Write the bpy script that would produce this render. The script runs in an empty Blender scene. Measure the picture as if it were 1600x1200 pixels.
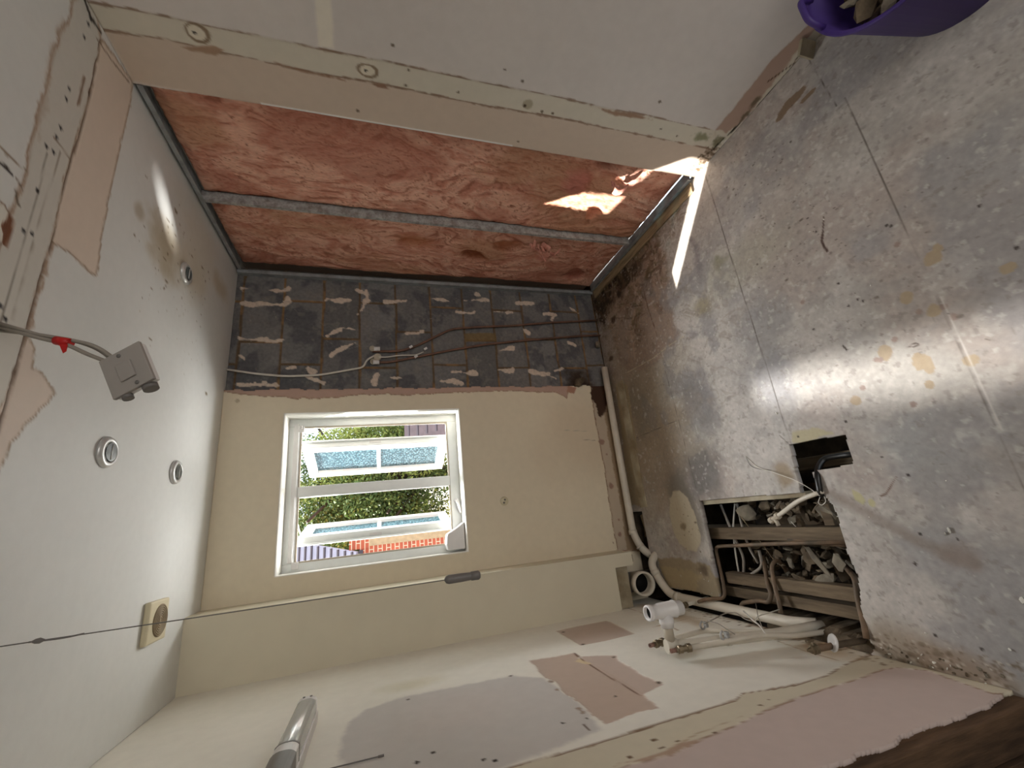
import bpy, math, random
import numpy as np
from mathutils import Vector, Matrix
random.seed(7)
rng = np.random.default_rng(11)
sc = bpy.context.scene
col = sc.collection

# ------------------------------------------------------------------ camera
CAM = np.array([-1.5811, -2.5422, 1.5782])
FPX = 654.05
RM = np.array([[-0.10326, -0.28152865, -0.9539806],      # picture right
               [-0.94876672, 0.31583486, 0.0094898],     # picture down
               [0.29862868, 0.90608496, -0.29971812]])   # forward
cd = bpy.data.cameras.new('camera'); co = bpy.data.objects.new('camera', cd); col.objects.link(co)
cd.sensor_fit = 'HORIZONTAL'; cd.sensor_width = 36.0; cd.lens = 36.0 * FPX / 1600.0
cd.clip_start = 0.02; cd.clip_end = 200
m = Matrix.Identity(4)
for i in range(3):
    m[i][0] = RM[0][i]; m[i][1] = -RM[1][i]; m[i][2] = -RM[2][i]; m[i][3] = CAM[i]
co.matrix_world = m
sc.camera = co

# ------------------------------------------------------------------ view, world, sun, large lamps
sc.view_settings.view_transform = 'Standard'; sc.view_settings.look = 'None'
sc.view_settings.gamma = 1.0; sc.view_settings.use_curve_mapping = False
sc.view_settings.exposure = 0.12
sc.cycles.use_denoising = True
sc.cycles.max_bounces = 10; sc.cycles.diffuse_bounces = 6; sc.cycles.transparent_max_bounces = 12
sc.cycles.caustics_reflective = False; sc.cycles.caustics_refractive = False
sc.cycles.sample_clamp_indirect = 6.0
w = bpy.data.worlds.new('sky'); sc.world = w; w.use_nodes = True
wn = w.node_tree; bg = wn.nodes['Background']
bg.inputs[0].default_value = (0.80, 0.90, 1.0, 1); bg.inputs[1].default_value = 2.2

def lamp(name, kind, loc, aim, energy, color=(1, 1, 1), **kw):
    d = bpy.data.lights.new(name, kind); d.energy = energy; d.color = color
    for k, v in kw.items(): setattr(d, k, v)
    o = bpy.data.objects.new(name, d); col.objects.link(o)
    o.location = loc
    o.rotation_euler = (Vector(aim) - Vector(loc)).to_track_quat('-Z', 'Y').to_euler()
    return o
EL = math.radians(40.3)
SD = Vector((0.756 * math.cos(EL), -0.655 * math.cos(EL), -math.sin(EL)))
lamp('sun', 'SUN', (-6, 5, 6), Vector((-6, 5, 6)) + SD, 28.0, (1, .96, .90), angle=0.009)
lamp('ceiling_streak_spot', 'SPOT', (-3.60, 3.10, 0.0), (-.27, -.83, 2.4), 3400.0, (1, .99, .96), spot_size=math.radians(1.35), spot_blend=1.0, shadow_soft_size=.03)  # added unseen spot lamp, throws the bright streak on the ceiling
# added area lamps outside the window, boosting the daylight that comes through it
lamp('window_fill', 'AREA', (-1.33, 1.05, 2.75), (-1.35, -1.0, 0.7), 150.0, (.97, .98, 1.0), shape='RECTANGLE', size=1.1, size_y=.7)
lamp('yard_fill', 'AREA', (-1.33, 1.35, 0.35), (-1.15, -0.9, 2.4), 78.0, (1.0, 1.0, .98), shape='RECTANGLE', size=1.6, size_y=1.0)
lamp('sill_fill', 'AREA', (-1.33, .80, -.1), (-1.25, -.1, 2.4), 70.0, (1, 1, .98), shape='RECTANGLE', size=1.4, size_y=.5)
# added fill lamp, unseen behind the camera, lifting the whole room
lamp('rear_fill', 'AREA', (-.75, -4.6, 1.1), (-1.6, -1.0, 1.0), 28.0, (1.0, .98, .96), shape='RECTANGLE', size=1.6, size_y=1.8)
# added spot lamp for the sun mirrored onto the floor by the right-hand sash
lamp('sash_glint_spot', 'SPOT', (-0.62, 2.75, 3.8), (-1.20, -1.65, 0.0), 3500.0, (1, .98, .95), spot_size=math.radians(9.5), spot_blend=.8, shadow_soft_size=.12)

# ------------------------------------------------------------------ helpers
def lin(c):
    c = np.asarray(c, float)
    return np.where(c <= .04045, c / 12.92, ((c + .055) / 1.055) ** 2.4)
def at(px, py, ax, val):
    """where the line of sight through a point of the photograph meets the plane axis=val"""
    d = RM.T @ np.array([(px - 800) / FPX, (py - 600) / FPX, 1.0])
    t = (val - CAM[ax]) / d[ax]
    return CAM + t * d
def pts(ax, val, *q): return [Vector(at(x, y, ax, val)) for x, y in q]

def link(me, name, parent=None):
    o = bpy.data.objects.new(name, me); col.objects.link(o)
    if parent: o.parent = parent
    return o
def tag(o, label=None, cat=None, group=None, kind=None):
    if label: o['label'] = label
    if cat: o['category'] = cat
    if group: o['group'] = group
    if kind: o['kind'] = kind
    return o
def thing(name, loc, label, cat, group=None):
    o = bpy.data.objects.new(name, None); col.objects.link(o); o.location = loc
    o.empty_display_size = .05
    return tag(o, label, cat, group)

_h = {}
def hashgrid(ix, iy, seed):
    n = (ix * 374761393 + iy * 668265263 + seed * 1442695041) & 0xFFFFFFFF
    n = ((n ^ (n >> 13)) * 1274126177) & 0xFFFFFFFF
    n = n ^ (n >> 16)
    return (n & 0xFFFFFF) / float(0xFFFFFF)
def vnoise(x, y, seed=0):
    xi = np.floor(x).astype(np.int64); yi = np.floor(y).astype(np.int64)
    fx = x - xi; fy = y - yi
    fx = fx * fx * (3 - 2 * fx); fy = fy * fy * (3 - 2 * fy)
    a = hashgrid(xi, yi, seed); b = hashgrid(xi + 1, yi, seed); c = hashgrid(xi, yi + 1, seed); d = hashgrid(xi + 1, yi + 1, seed)
    return (a * (1 - fx) + b * fx) * (1 - fy) + (c * (1 - fx) + d * fx) * fy
def fbm(x, y, seed=0, oct=5, lac=2.07, gain=.5):
    s = 0; a = 1; t = 0
    for i in range(oct):
        s = s + a * vnoise(x, y, seed + i * 17); t += a; a *= gain; x = x * lac + 3.1; y = y * lac + 1.7
    return s / t
def sstep(a, b, x):
    t = np.clip((x - a) / (b - a), 0, 1); return t * t * (3 - 2 * t)
def sdpoly(U, V, poly):
    """signed distance, positive inside"""
    poly = np.asarray(poly, float); n = len(poly)
    d = np.full(U.shape, 1e9); inside = np.zeros(U.shape, bool)
    for i in range(n):
        x0, y0 = poly[i]; x1, y1 = poly[(i + 1) % n]
        ex, ey = x1 - x0, y1 - y0; L = ex * ex + ey * ey + 1e-12
        t = np.clip(((U - x0) * ex + (V - y0) * ey) / L, 0, 1)
        d = np.minimum(d, (U - x0 - t * ex) ** 2 + (V - y0 - t * ey) ** 2)
        c = ((y0 > V) != (y1 > V)) & (U < ex * (V - y0) / (ey if abs(ey) > 1e-9 else 1e-9) + x0)
        inside ^= c
    d = np.sqrt(d)
    return np.where(inside, d, -d)
def sdline(U, V, line):
    d = np.full(U.shape, 1e9)
    for i in range(len(line) - 1):
        x0, y0 = line[i]; x1, y1 = line[i + 1]
        ex, ey = x1 - x0, y1 - y0; L = ex * ex + ey * ey + 1e-12
        t = np.clip(((U - x0) * ex + (V - y0) * ey) / L, 0, 1)
        d = np.minimum(d, (U - x0 - t * ex) ** 2 + (V - y0 - t * ey) ** 2)
    return np.sqrt(d)

class Paint:
    """colours and relief of one plane, laid down in layers over a grid of (u, v)"""
    def __init__(s, U, V, base, ax, val, iu, iv):
        s.U, s.V = U, V; s.C = np.ones(U.shape + (3,)) * np.array(base); s.H = np.zeros(U.shape)
        s.ax, s.val, s.iu, s.iv = ax, val, iu, iv
        s.rag = fbm(U * 28, V * 28, 91, 4) - .5
        s.rag2 = fbm(U * 95, V * 95, 47, 2) - .5
    def q(s, *px):
        r = []
        for x, y in px:
            p = at(x, y, s.ax, s.val); r.append((p[s.iu], p[s.iv]))
        return r
    def mix(s, mask, c, amt=1.0):
        m = np.clip(mask * amt, 0, 1)[..., None]; s.C = s.C * (1 - m) + np.array(c) * m
    def noise(s, amp, su, sv, seed=0, oct=5, tint=(1, 1, 1)):
        n = (fbm(s.U * su, s.V * sv, seed, oct) - .5) * 2 * amp
        s.C = np.clip(s.C * (1 + n[..., None] * np.array(tint)), 0, 1)
    def patch(s, poly, c, rag=.008, soft=.0035, edge=None, ew=.006, dh=0.0, amt=1.0, world=False):
        p = poly if world else s.q(*poly)
        d = sdpoly(s.U, s.V, p) + s.rag * rag * 2 + s.rag2 * rag * .7
        if edge is not None: s.mix(sstep(-ew - soft, -ew + soft * .3, d), edge, amt)
        mk = sstep(-soft, soft, d); s.mix(mk, c, amt); s.H += dh * mk
        return mk
    def line(s, ln, c, wd=.003, rag=.002, soft=.002, amt=1.0, dh=0, world=False, vary=0):
        p = ln if world else s.q(*ln)
        ww = wd * (1 + vary * (fbm(s.U * 9, s.V * 9, 5, 3) - .5) * 2) if vary else wd
        d = ww - sdline(s.U, s.V, p) + s.rag * rag * 2
        mk = sstep(-soft, soft, d); s.mix(mk, c, amt); s.H += dh * mk
    def blob(s, px, py, ru, rv, c, soft=.4, rag=.35, amt=1.0, rs=14, world=False, seed=3):
        (u, v), = [(px, py)] if world else s.q((px, py))
        near = (abs(s.U - u) < ru * 2.4) & (abs(s.V - v) < rv * 2.4)
        if not near.any(): return
        Us, Vs = s.U[near], s.V[near]
        r = np.sqrt(((Us - u) / ru) ** 2 + ((Vs - v) / rv) ** 2)
        r = r + (fbm(Us * rs, Vs * rs, seed, 4) - .5) * 2 * rag
        mk = np.zeros(s.U.shape); mk[near] = sstep(1 + soft * .5, 1 - soft * .5, r); s.mix(mk, c, amt)
    def specks(s, n, box, c, r0=.002, r1=.005, amt=.8, seed=1, world=True):
        g = np.random.default_rng(seed)
        us, vs = s.U[0, :] if s.U[0, 0] != s.U[0, -1] else s.U[:, 0], None
        ua = s.U[:, 0]; va = s.V[0, :]
        for _ in range(n):
            u = g.uniform(box[0], box[1]); v = g.uniform(box[2], box[3]); r = g.uniform(r0, r1) * (1 if g.random() < .85 else 1.8)
            i0, i1 = np.searchsorted(ua, [u - r * 2, u + r * 2]); j0, j1 = np.searchsorted(va, [v - r * 2, v + r * 2])
            if i1 <= i0 or j1 <= j0: continue
            st = g.uniform(.5, 1)
            d = np.sqrt(((s.U[i0:i1, j0:j1] - u)) ** 2 + ((s.V[i0:i1, j0:j1] - v) * st) ** 2)
            mk = (sstep(r * 1.4, r * .6, d) * amt * g.uniform(.5, 1))[..., None]
            s.C[i0:i1, j0:j1] = s.C[i0:i1, j0:j1] * (1 - mk) + np.array(c) * mk

def axis_lines(a, b, step, extra=()):
    L = list(np.linspace(a, b, max(2, int(round(abs(b - a) / step)) + 1)))
    for e in extra:
        L = [x for x in L if abs(x - e) > step * .45 or x in (a, b)] + [e]
    return np.array(sorted(set(L)))
def panel(name, us, vs, ax, val, iu, iv, nrm, base, paint, mat, holes=None, thick=0, kind='structure', parent=None):
    """a wall, floor or ceiling surface: grid over (u, v) at axis ax = val, relief along nrm"""
    U, V = np.meshgrid(us, vs, indexing='ij')
    P = Paint(U, V, base, ax, val, iu, iv)
    paint(P)
    co_ = np.zeros(U.shape + (3,)); co_[..., iu] = U; co_[..., iv] = V; co_[..., ax] = val + nrm * P.H
    nu, nv = U.shape
    idx = np.arange(nu * nv).reshape(nu, nv)
    f = np.stack([idx[:-1, :-1], idx[1:, :-1], idx[1:, 1:], idx[:-1, 1:]], -1)
    cu = (U[:-1, :-1] + U[1:, 1:]) / 2; cv = (V[:-1, :-1] + V[1:, 1:]) / 2
    keep = np.ones(cu.shape, bool)
    if holes is not None: keep &= ~holes(cu, cv)
    f = f[keep]
    # orientation: u x v against nrm on ax
    e = np.zeros(3); e[iu] = 1; g = np.zeros(3); g[iv] = 1
    if np.cross(e, g)[ax] * nrm < 0: f = f[:, ::-1]
    used = np.zeros(nu * nv, bool); used[f.ravel()] = True
    remap = np.cumsum(used) - 1
    f = remap[f]; vv = co_.reshape(-1, 3)[used]; cc = P.C.reshape(-1, 3)[used]
    if parent is not None: vv = vv - np.array(parent.location)
    me = bpy.data.meshes.new(name)
    me.vertices.add(len(vv)); me.vertices.foreach_set('co', vv.astype(np.float32).ravel())
    me.loops.add(f.size); me.loops.foreach_set('vertex_index', f.astype(np.int32).ravel())
    me.polygons.add(len(f)); me.polygons.foreach_set('loop_start', np.arange(0, f.size, 4, dtype=np.int32))
    me.polygons.foreach_set('loop_total', np.full(len(f), 4, np.int32))
    me.polygons.foreach_set('use_smooth', np.ones(len(f), bool))
    me.update(calc_edges=True)
    a = me.color_attributes.new('Tone', 'FLOAT_COLOR', 'POINT')
    rgba = np.ones((len(vv), 4), np.float32); rgba[:, :3] = lin(np.clip(cc, 0, 1)); a.data.foreach_set('color', rgba.ravel())
    me.materials.append(mat)
    o = link(me, name, parent)
    if kind: o['kind'] = kind
    if thick:
        md = o.modifiers.new('thickness', 'SOLIDIFY'); md.thickness = thick; md.offset = -1
    return o

# ------------------------------------------------------------------ materials
def mat(name, color=(.8, .8, .8), rough=.6, metal=0.0, n_amt=.12, n_scale=30, bump=.0, b_scale=120, vcol=False, spec=.3, stretch=(1, 1, 1), dark=None):
    m = bpy.data.materials.new(name); m.use_nodes = True; nt = m.node_tree; N = nt.nodes; L = nt.links
    b = N['Principled BSDF']; b.inputs['Roughness'].default_value = rough; b.inputs['Metallic'].default_value = metal
    b.inputs['Specular IOR Level'].default_value = spec
    tc = N.new('ShaderNodeTexCoord'); mp = N.new('ShaderNodeMapping'); mp.inputs['Scale'].default_value = stretch
    L.new(tc.outputs['Object'], mp.inputs[0])
    nz = N.new('ShaderNodeTexNoise'); nz.inputs['Scale'].default_value = n_scale; nz.inputs['Detail'].default_value = 6
    L.new(mp.outputs[0], nz.inputs[0])
    rp = N.new('ShaderNodeMapRange'); rp.inputs[1].default_value = .25; rp.inputs[2].default_value = .75
    rp.inputs[3].default_value = 1 - n_amt; rp.inputs[4].default_value = 1 + n_amt * .6
    L.new(nz.outputs[0], rp.inputs[0])
    mx = N.new('ShaderNodeMix'); mx.data_type = 'RGBA'; mx.blend_type = 'MULTIPLY'; mx.inputs[0].default_value = 1
    if vcol:
        at_ = N.new('ShaderNodeAttribute'); at_.attribute_name = 'Tone'; L.new(at_.outputs['Color'], mx.inputs[6])
    elif dark is not None:
        rr = N.new('ShaderNodeMix'); rr.data_type = 'RGBA'
        n2 = N.new('ShaderNodeTexNoise'); n2.inputs['Scale'].default_value = n_scale * .35; n2.inputs['Detail'].default_value = 8; L.new(mp.outputs[0], n2.inputs[0])
        r2 = N.new('ShaderNodeMapRange'); r2.inputs[1].default_value = .4; r2.inputs[2].default_value = .65; L.new(n2.outputs[0], r2.inputs[0])
        L.new(r2.outputs[0], rr.inputs[0]); rr.inputs[6].default_value = (*lin(color), 1); rr.inputs[7].default_value = (*lin(dark), 1)
        L.new(rr.outputs[2], mx.inputs[6])
    else: mx.inputs[6].default_value = (*lin(color), 1)
    cb = N.new('ShaderNodeCombineColor')
    for k in range(3): L.new(rp.outputs[0], cb.inputs[k])
    L.new(cb.outputs[0], mx.inputs[7]); L.new(mx.outputs[2], b.inputs['Base Color'])
    if bump:
        nb = N.new('ShaderNodeTexNoise'); nb.inputs['Scale'].default_value = b_scale; nb.inputs['Detail'].default_value = 5; L.new(mp.outputs[0], nb.inputs[0])
        bp = N.new('ShaderNodeBump'); bp.inputs['Strength'].default_value = bump; bp.inputs['Distance'].default_value = .004
        L.new(nb.outputs[0], bp.inputs['Height']); L.new(bp.outputs[0], b.inputs['Normal'])
    return m
M = {}
M['wall'] = mat('painted_plaster', rough=.75, n_amt=.035, n_scale=25, bump=.06, b_scale=180, vcol=True, spec=.2)
M['ceil'] = mat('ceiling_paint', rough=.55, n_amt=.03, n_scale=30, bump=.05, b_scale=160, vcol=True, spec=.3)
M['floor'] = mat('dusty_floor_board', rough=.62, n_amt=.08, n_scale=60, bump=.12, b_scale=140, vcol=True, spec=.3)
M['block'] = mat('bare_blockwork', rough=.85, n_amt=.22, n_scale=55, bump=.5, b_scale=150, vcol=True, spec=.15)
M['wool'] = mat('glass_wool', rough=.95, n_amt=.16, n_scale=80, bump=.55, b_scale=110, vcol=True, spec=.05, stretch=(1, 1.6, .55))
M['upvc'] = mat('white_upvc', (.90, .91, .90), rough=.3, n_amt=.03, spec=.5)
M['white_pl'] = mat('white_plastic', (.86, .85, .84), rough=.32, n_amt=.04, spec=.5)
M['grey_pl'] = mat('dusty_white_pipe', (.70, .66, .59), rough=.5, n_amt=.14, n_scale=25, spec=.35)
M['pipe_w'] = mat('white_waste_pipe', (.80, .77, .71), rough=.42, n_amt=.1, n_scale=18, spec=.4)
M['switch_pl'] = mat('backlit_switch_plastic', (.60, .575, .55), rough=.45, n_amt=.03, spec=.4)  # face plate colour darkened for its backlit side
M['cable'] = mat('grey_cable', (.56, .53, .49), rough=.5, n_amt=.08)
M['cable_w'] = mat('white_cable', (.80, .78, .74), rough=.5, n_amt=.08)
M['red'] = mat('red_tape', (.72, .10, .09), rough=.45, n_amt=.1)
M['steel'] = mat('galvanised_steel', (.60, .62, .63), rough=.5, metal=.2, n_amt=.2, n_scale=40, spec=.5, dark=(.52, .53, .53))
M['steel_d'] = mat('rusted_steel', (.68, .68, .67), rough=.6, metal=.1, n_amt=.3, n_scale=90, dark=(.54, .52, .50))
M['copper'] = mat('tarnished_copper', (.48, .36, .30), rough=.5, metal=.25, n_amt=.25, n_scale=30, dark=(.38, .29, .24))
M['copper_g'] = mat('painted_copper', (.47, .385, .305), rough=.6, metal=.1, n_amt=.25, n_scale=30, dark=(.34, .30, .25))
M['brass'] = mat('dull_brass', (.50, .45, .37), rough=.4, metal=.7, n_amt=.2, n_scale=40)
M['cu_end'] = mat('cut_copper', (.55, .43, .38), rough=.5, metal=.3, n_amt=.1)
M['black'] = mat('black_plastic', (.06, .055, .05), rough=.35, n_amt=.2, spec=.5)
M['dark'] = mat('pipe_mouth_shade', (.035, .03, .025), rough=.8, n_amt=.2)  # near-black, paints the shade inside open pipe ends
M['timber'] = mat('old_timber', (.45, .39, .31), rough=.85, n_amt=.25, n_scale=16, bump=.3, b_scale=40, stretch=(6, .7, 6), dark=(.34, .29, .23))
M['timber_p'] = mat('painted_timber', (.66, .62, .53), rough=.75, n_amt=.2, n_scale=20, bump=.25, b_scale=60, dark=(.52, .46, .36))
M['timber_z'] = mat('brown_frame_timber', (.40, .31, .23), rough=.8, n_amt=.3, n_scale=14, bump=.3, b_scale=40, stretch=(5, 5, .8), dark=(.26, .20, .15))
M['pale_t'] = mat('pale_timber', (.60, .525, .41), rough=.75, n_amt=.2, n_scale=14, stretch=(6, .7, 6), dark=(.36, .31, .24))
M['rubble'] = mat('rubble', (.46, .405, .33), rough=.95, n_amt=.35, n_scale=35, bump=.6, b_scale=70, dark=(.28, .235, .18))
M['rubble_l'] = mat('plaster_rubble', (.54, .505, .44), rough=.9, n_amt=.2, n_scale=35, bump=.4, b_scale=70, dark=(.38, .35, .305))
M['dirt'] = mat('void_dirt', (.30, .25, .19), rough=1, n_amt=.5, n_scale=20, bump=.9, b_scale=40, dark=(.10, .08, .06))
M['chip'] = mat('plaster_chip', (.85, .84, .80), rough=.85, n_amt=.1)
M['tub'] = mat('purple_rubber', (.26, .18, .46), rough=.5, n_amt=.15, n_scale=10, spec=.4)
M['fan'] = mat('cream_plastic', (.80, .76, .64), rough=.4, n_amt=.04, spec=.4)
M['fan_d'] = mat('fan_grille', (.55, .49, .39), rough=.5, n_amt=.12)
M['chrome'] = mat('brushed_trim', (.80, .80, .79), rough=.28, metal=.35, n_amt=.03)
M['lens'] = mat('lamp_lens', (.34, .36, .36), rough=.15, n_amt=.1, spec=.8)
M['handle'] = mat('grey_handle', (.44, .425, .41), rough=.4, n_amt=.05)
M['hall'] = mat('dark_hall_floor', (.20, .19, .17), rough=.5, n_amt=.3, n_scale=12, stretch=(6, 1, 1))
M['plainwall'] = mat('far_room_wall', (.72, .70, .66), rough=.8, n_amt=.03)
M['leaf1'] = mat('leaf_green', (.46, .54, .30), rough=.6, n_amt=.35, n_scale=4, spec=.25, dark=(.30, .38, .22))
M['leaf2'] = mat('leaf_yellow', (.66, .70, .38), rough=.6, n_amt=.3, n_scale=4, spec=.25, dark=(.46, .54, .30))
M['bark'] = mat('bark', (.28, .24, .19), rough=.9, n_amt=.3, n_scale=12, bump=.5, b_scale=30)
M['ground'] = mat('yard_paving', (.62, .60, .56), rough=.9, n_amt=.15, n_scale=2)

def brick_mat():
    m = bpy.data.materials.new('orange_brick'); m.use_nodes = True; nt = m.node_tree; N = nt.nodes; L = nt.links
    b = N['Principled BSDF']; b.inputs['Roughness'].default_value = .85
    tc = N.new('ShaderNodeTexCoord'); sp = N.new('ShaderNodeSeparateXYZ'); cb = N.new('ShaderNodeCombineXYZ')
    L.new(tc.outputs['Object'], sp.inputs[0]); ad = N.new('ShaderNodeMath'); ad.operation = 'ADD'
    L.new(sp.outputs[0], ad.inputs[0]); L.new(sp.outputs[1], ad.inputs[1]); L.new(ad.outputs[0], cb.inputs[0]); L.new(sp.outputs[2], cb.inputs[1])
    bt = N.new('ShaderNodeTexBrick'); L.new(cb.outputs[0], bt.inputs[0]); bt.inputs['Scale'].default_value = 1
    bt.inputs['Brick Width'].default_value = .225; bt.inputs['Row Height'].default_value = .075; bt.inputs['Mortar Size'].default_value = .008
    bt.inputs['Color1'].default_value = (*lin((.72, .36, .24)), 1); bt.inputs['Color2'].default_value = (*lin((.62, .30, .20)), 1); bt.inputs['Mortar'].default_value = (*lin((.80, .70, .58)), 1)
    L.new(bt.outputs['Color'], b.inputs['Base Color']); return m
M['brick'] = brick_mat()
M['cream_brick'] = mat('cream_brick', (.70, .60, .46), rough=.9, n_amt=.2, n_scale=14)
M['tile1'] = mat('lilac_roof_sheet', (.66, .63, .67), rough=.7, n_amt=.15, n_scale=5)
M['tile_d'] = mat('roof_tile_lap', (.26, .23, .25), rough=.8, n_amt=.2, n_scale=5)
M['tile2'] = mat('plum_roof_tile', (.31, .26, .27), rough=.8, n_amt=.3, n_scale=6)

def glass_mat():
    m = bpy.data.materials.new('obscured_glass'); m.use_nodes = True; nt = m.node_tree; N = nt.nodes; L = nt.links
    b = N['Principled BSDF']; N.remove(b); out = N['Material Output']
    tr = N.new('ShaderNodeBsdfTransparent'); tr.inputs[0].default_value = (*lin((.72, .86, .88)), 1)
    tl = N.new('ShaderNodeBsdfTranslucent'); gl = N.new('ShaderNodeBsdfGlossy'); df = N.new('ShaderNodeBsdfDiffuse')
    vo = N.new('ShaderNodeTexVoronoi'); vo.inputs['Scale'].default_value = 75
    tc = N.new('ShaderNodeTexCoord'); L.new(tc.outputs['Object'], vo.inputs[0])
    cr = N.new('ShaderNodeValToRGB'); cr.color_ramp.elements[0].color = (*lin((.62, .74, .77)), 1); cr.color_ramp.elements[1].color = (*lin((.20, .32, .36)), 1)
    cr.color_ramp.elements[0].position = .05; cr.color_ramp.elements[1].position = .55
    L.new(vo.outputs['Distance'], cr.inputs[0]); L.new(cr.outputs[0], tl.inputs[0]); L.new(cr.outputs[0], df.inputs[0])
    gl.inputs['Roughness'].default_value = .25
    bp = N.new('ShaderNodeBump'); bp.inputs['Strength'].default_value = .6; bp.inputs['Distance'].default_value = .003; L.new(vo.outputs['Distance'], bp.inputs['Height'])
    L.new(bp.outputs[0], gl.inputs['Normal'])
    a = N.new('ShaderNodeMixShader'); a.inputs[0].default_value = .45; L.new(tl.outputs[0], a.inputs[1]); L.new(df.outputs[0], a.inputs[2])
    c = N.new('ShaderNodeMixShader'); c.inputs[0].default_value = .22; L.new(a.outputs[0], c.inputs[1]); L.new(tr.outputs[0], c.inputs[2])
    d = N.new('ShaderNodeMixShader'); d.inputs[0].default_value = .12; L.new(c.outputs[0], d.inputs[1]); L.new(gl.outputs[0], d.inputs[2])
    L.new(d.outputs[0], out.inputs['Surface']); return m
M['glass'] = glass_mat()

# ------------------------------------------------------------------ mesh builder
class MB:
    def __init__(s): s.v = []; s.f = []; s.sm = []; s.mi = []; s.m = 0
    def add(s, vs, fs, smooth=False):
        b = len(s.v); s.v += [Vector(v) for v in vs]
        for f in fs: s.f.append([b + i for i in f]); s.sm.append(smooth); s.mi.append(s.m)
        return s
    def box(s, lo, hi):
        (a, b, c), (d, e, f) = lo, hi
        return s.add([(a, b, c), (d, b, c), (d, e, c), (a, e, c), (a, b, f), (d, b, f), (d, e, f), (a, e, f)],
                     [(0, 3, 2, 1), (4, 5, 6, 7), (0, 1, 5, 4), (1, 2, 6, 5), (2, 3, 7, 6), (3, 0, 4, 7)])
    def obox(s, c, ex, ey, ez):
        c, ex, ey, ez = map(Vector, (c, ex, ey, ez)); vs = []
        for k in (-1, 1):
            for i, j in ((-1, -1), (1, -1), (1, 1), (-1, 1)): vs.append(c + ex * i + ey * j + ez * k)
        fs = [(0, 3, 2, 1), (4, 5, 6, 7), (0, 1, 5, 4), (1, 2, 6, 5), (2, 3, 7, 6), (3, 0, 4, 7)]
        if ex.cross(ey).dot(ez) < 0: fs = [f[::-1] for f in fs]
        return s.add(vs, fs)
    def lathe(s, prof, o, axis, n=28, smooth=True):
        """prof: (radius, height) pairs along axis from o"""
        o = Vector(o); az = Vector(axis).normalized(); q = az.to_track_quat('Z', 'Y'); ax = q @ Vector((1, 0, 0)); ay = q @ Vector((0, 1, 0))
        vs = []; fs = []
        for r, h in prof:
            for i in range(n):
                t = 2 * math.pi * i / n; vs.append(o + az * h + ax * (r * math.cos(t)) + ay * (r * math.sin(t)))
        for k in range(len(prof) - 1):
            for i in range(n):
                j = (i + 1) % n; fs.append((k * n + i, k * n + j, (k + 1) * n + j, (k + 1) * n + i))
        s.add(vs, fs, smooth)
        if prof[0][0] > 1e-4: s.f.append([len(s.v) - len(vs) + i for i in range(n)][::-1]); s.sm.append(False); s.mi.append(s.m)
        if prof[-1][0] > 1e-4: s.f.append([len(s.v) - n + i for i in range(n)]); s.sm.append(False); s.mi.append(s.m)
        return s
    def cyl(s, a, b, r, n=20):
        a, b = Vector(a), Vector(b); L = (b - a).length
        return s.lathe([(r, 0), (r, L)], a, b - a, n)
    def tube(s, P, r, n=12, bend=0.03, seg=5, caps=True):
        P = [Vector(p) for p in P]; Q = [P[0]]
        for i in range(1, len(P) - 1):
            a, b, c = P[i - 1], P[i], P[i + 1]; d1 = (a - b); d2 = (c - b); l = min(bend, d1.length * .48, d2.length * .48)
            p0 = b + d1.normalized() * l; p1 = b + d2.normalized() * l
            for k in range(seg + 1):
                t = k / seg; Q.append(p0 * (1 - t) ** 2 + b * 2 * t * (1 - t) + p1 * t * t)
        Q.append(P[-1]); vs = []; fs = []
        up = None
        for i, p in enumerate(Q):
            t = (Q[min(i + 1, len(Q) - 1)] - Q[max(i - 1, 0)]).normalized()
            if up is None: up = t.orthogonal().normalized()
            up = (up - t * up.dot(t)).normalized(); sd = t.cross(up)
            rr = r[i] if isinstance(r, list) else r
            for k in range(n):
                a = 2 * math.pi * k / n; vs.append(p + up * math.cos(a) * rr + sd * math.sin(a) * rr)
        for i in range(len(Q) - 1):
            for k in range(n):
                j = (k + 1) % n; fs.append((i * n + k, i * n + j, (i + 1) * n + j, (i + 1) * n + k))
        b = len(s.v); s.add(vs, fs, True)
        if caps:
            s.f += [[b + k for k in range(n)][::-1], [b + (len(Q) - 1) * n + k for k in range(n)]]; s.sm += [False] * 2; s.mi += [s.m] * 2
        return s
    def prism(s, poly, off):
        """closed polygon of 3D points pushed by off"""
        P = [Vector(p) for p in poly]; off = Vector(off); n = len(P); vs = P + [p + off for p in P]
        fs = [tuple(range(n))[::-1], tuple(range(n, 2 * n))] + [(i, (i + 1) % n, n + (i + 1) % n, n + i) for i in range(n)]
        nn = Vector((0, 0, 0))
        for i in range(n): nn += P[i].cross(P[(i + 1) % n])
        if nn.dot(off) < 0: fs = [f[::-1] for f in fs]
        return s.add(vs, fs)
    def build(s, name, mats, parent=None, bevel=0, kind=None, label=None):
        if not isinstance(mats, (list, tuple)): mats = [mats]
        off = Vector(parent.location) if parent else Vector((0, 0, 0))
        if parent and parent.parent: off = off + Vector(parent.parent.location)
        me = bpy.data.meshes.new(name); me.from_pydata([tuple(v - off) for v in s.v], [], s.f)
        for mm in mats: me.materials.append(mm)
        for i, p in enumerate(me.polygons): p.use_smooth = s.sm[i]; p.material_index = min(s.mi[i], len(mats) - 1)
        me.update(); o = link(me, name, parent)
        if bevel:
            md = o.modifiers.new('edge', 'BEVEL'); md.width = bevel; md.segments = 2; md.limit_method = 'ANGLE'
        if kind: o['kind'] = kind
        if label: o['label'] = label
        return o

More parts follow.
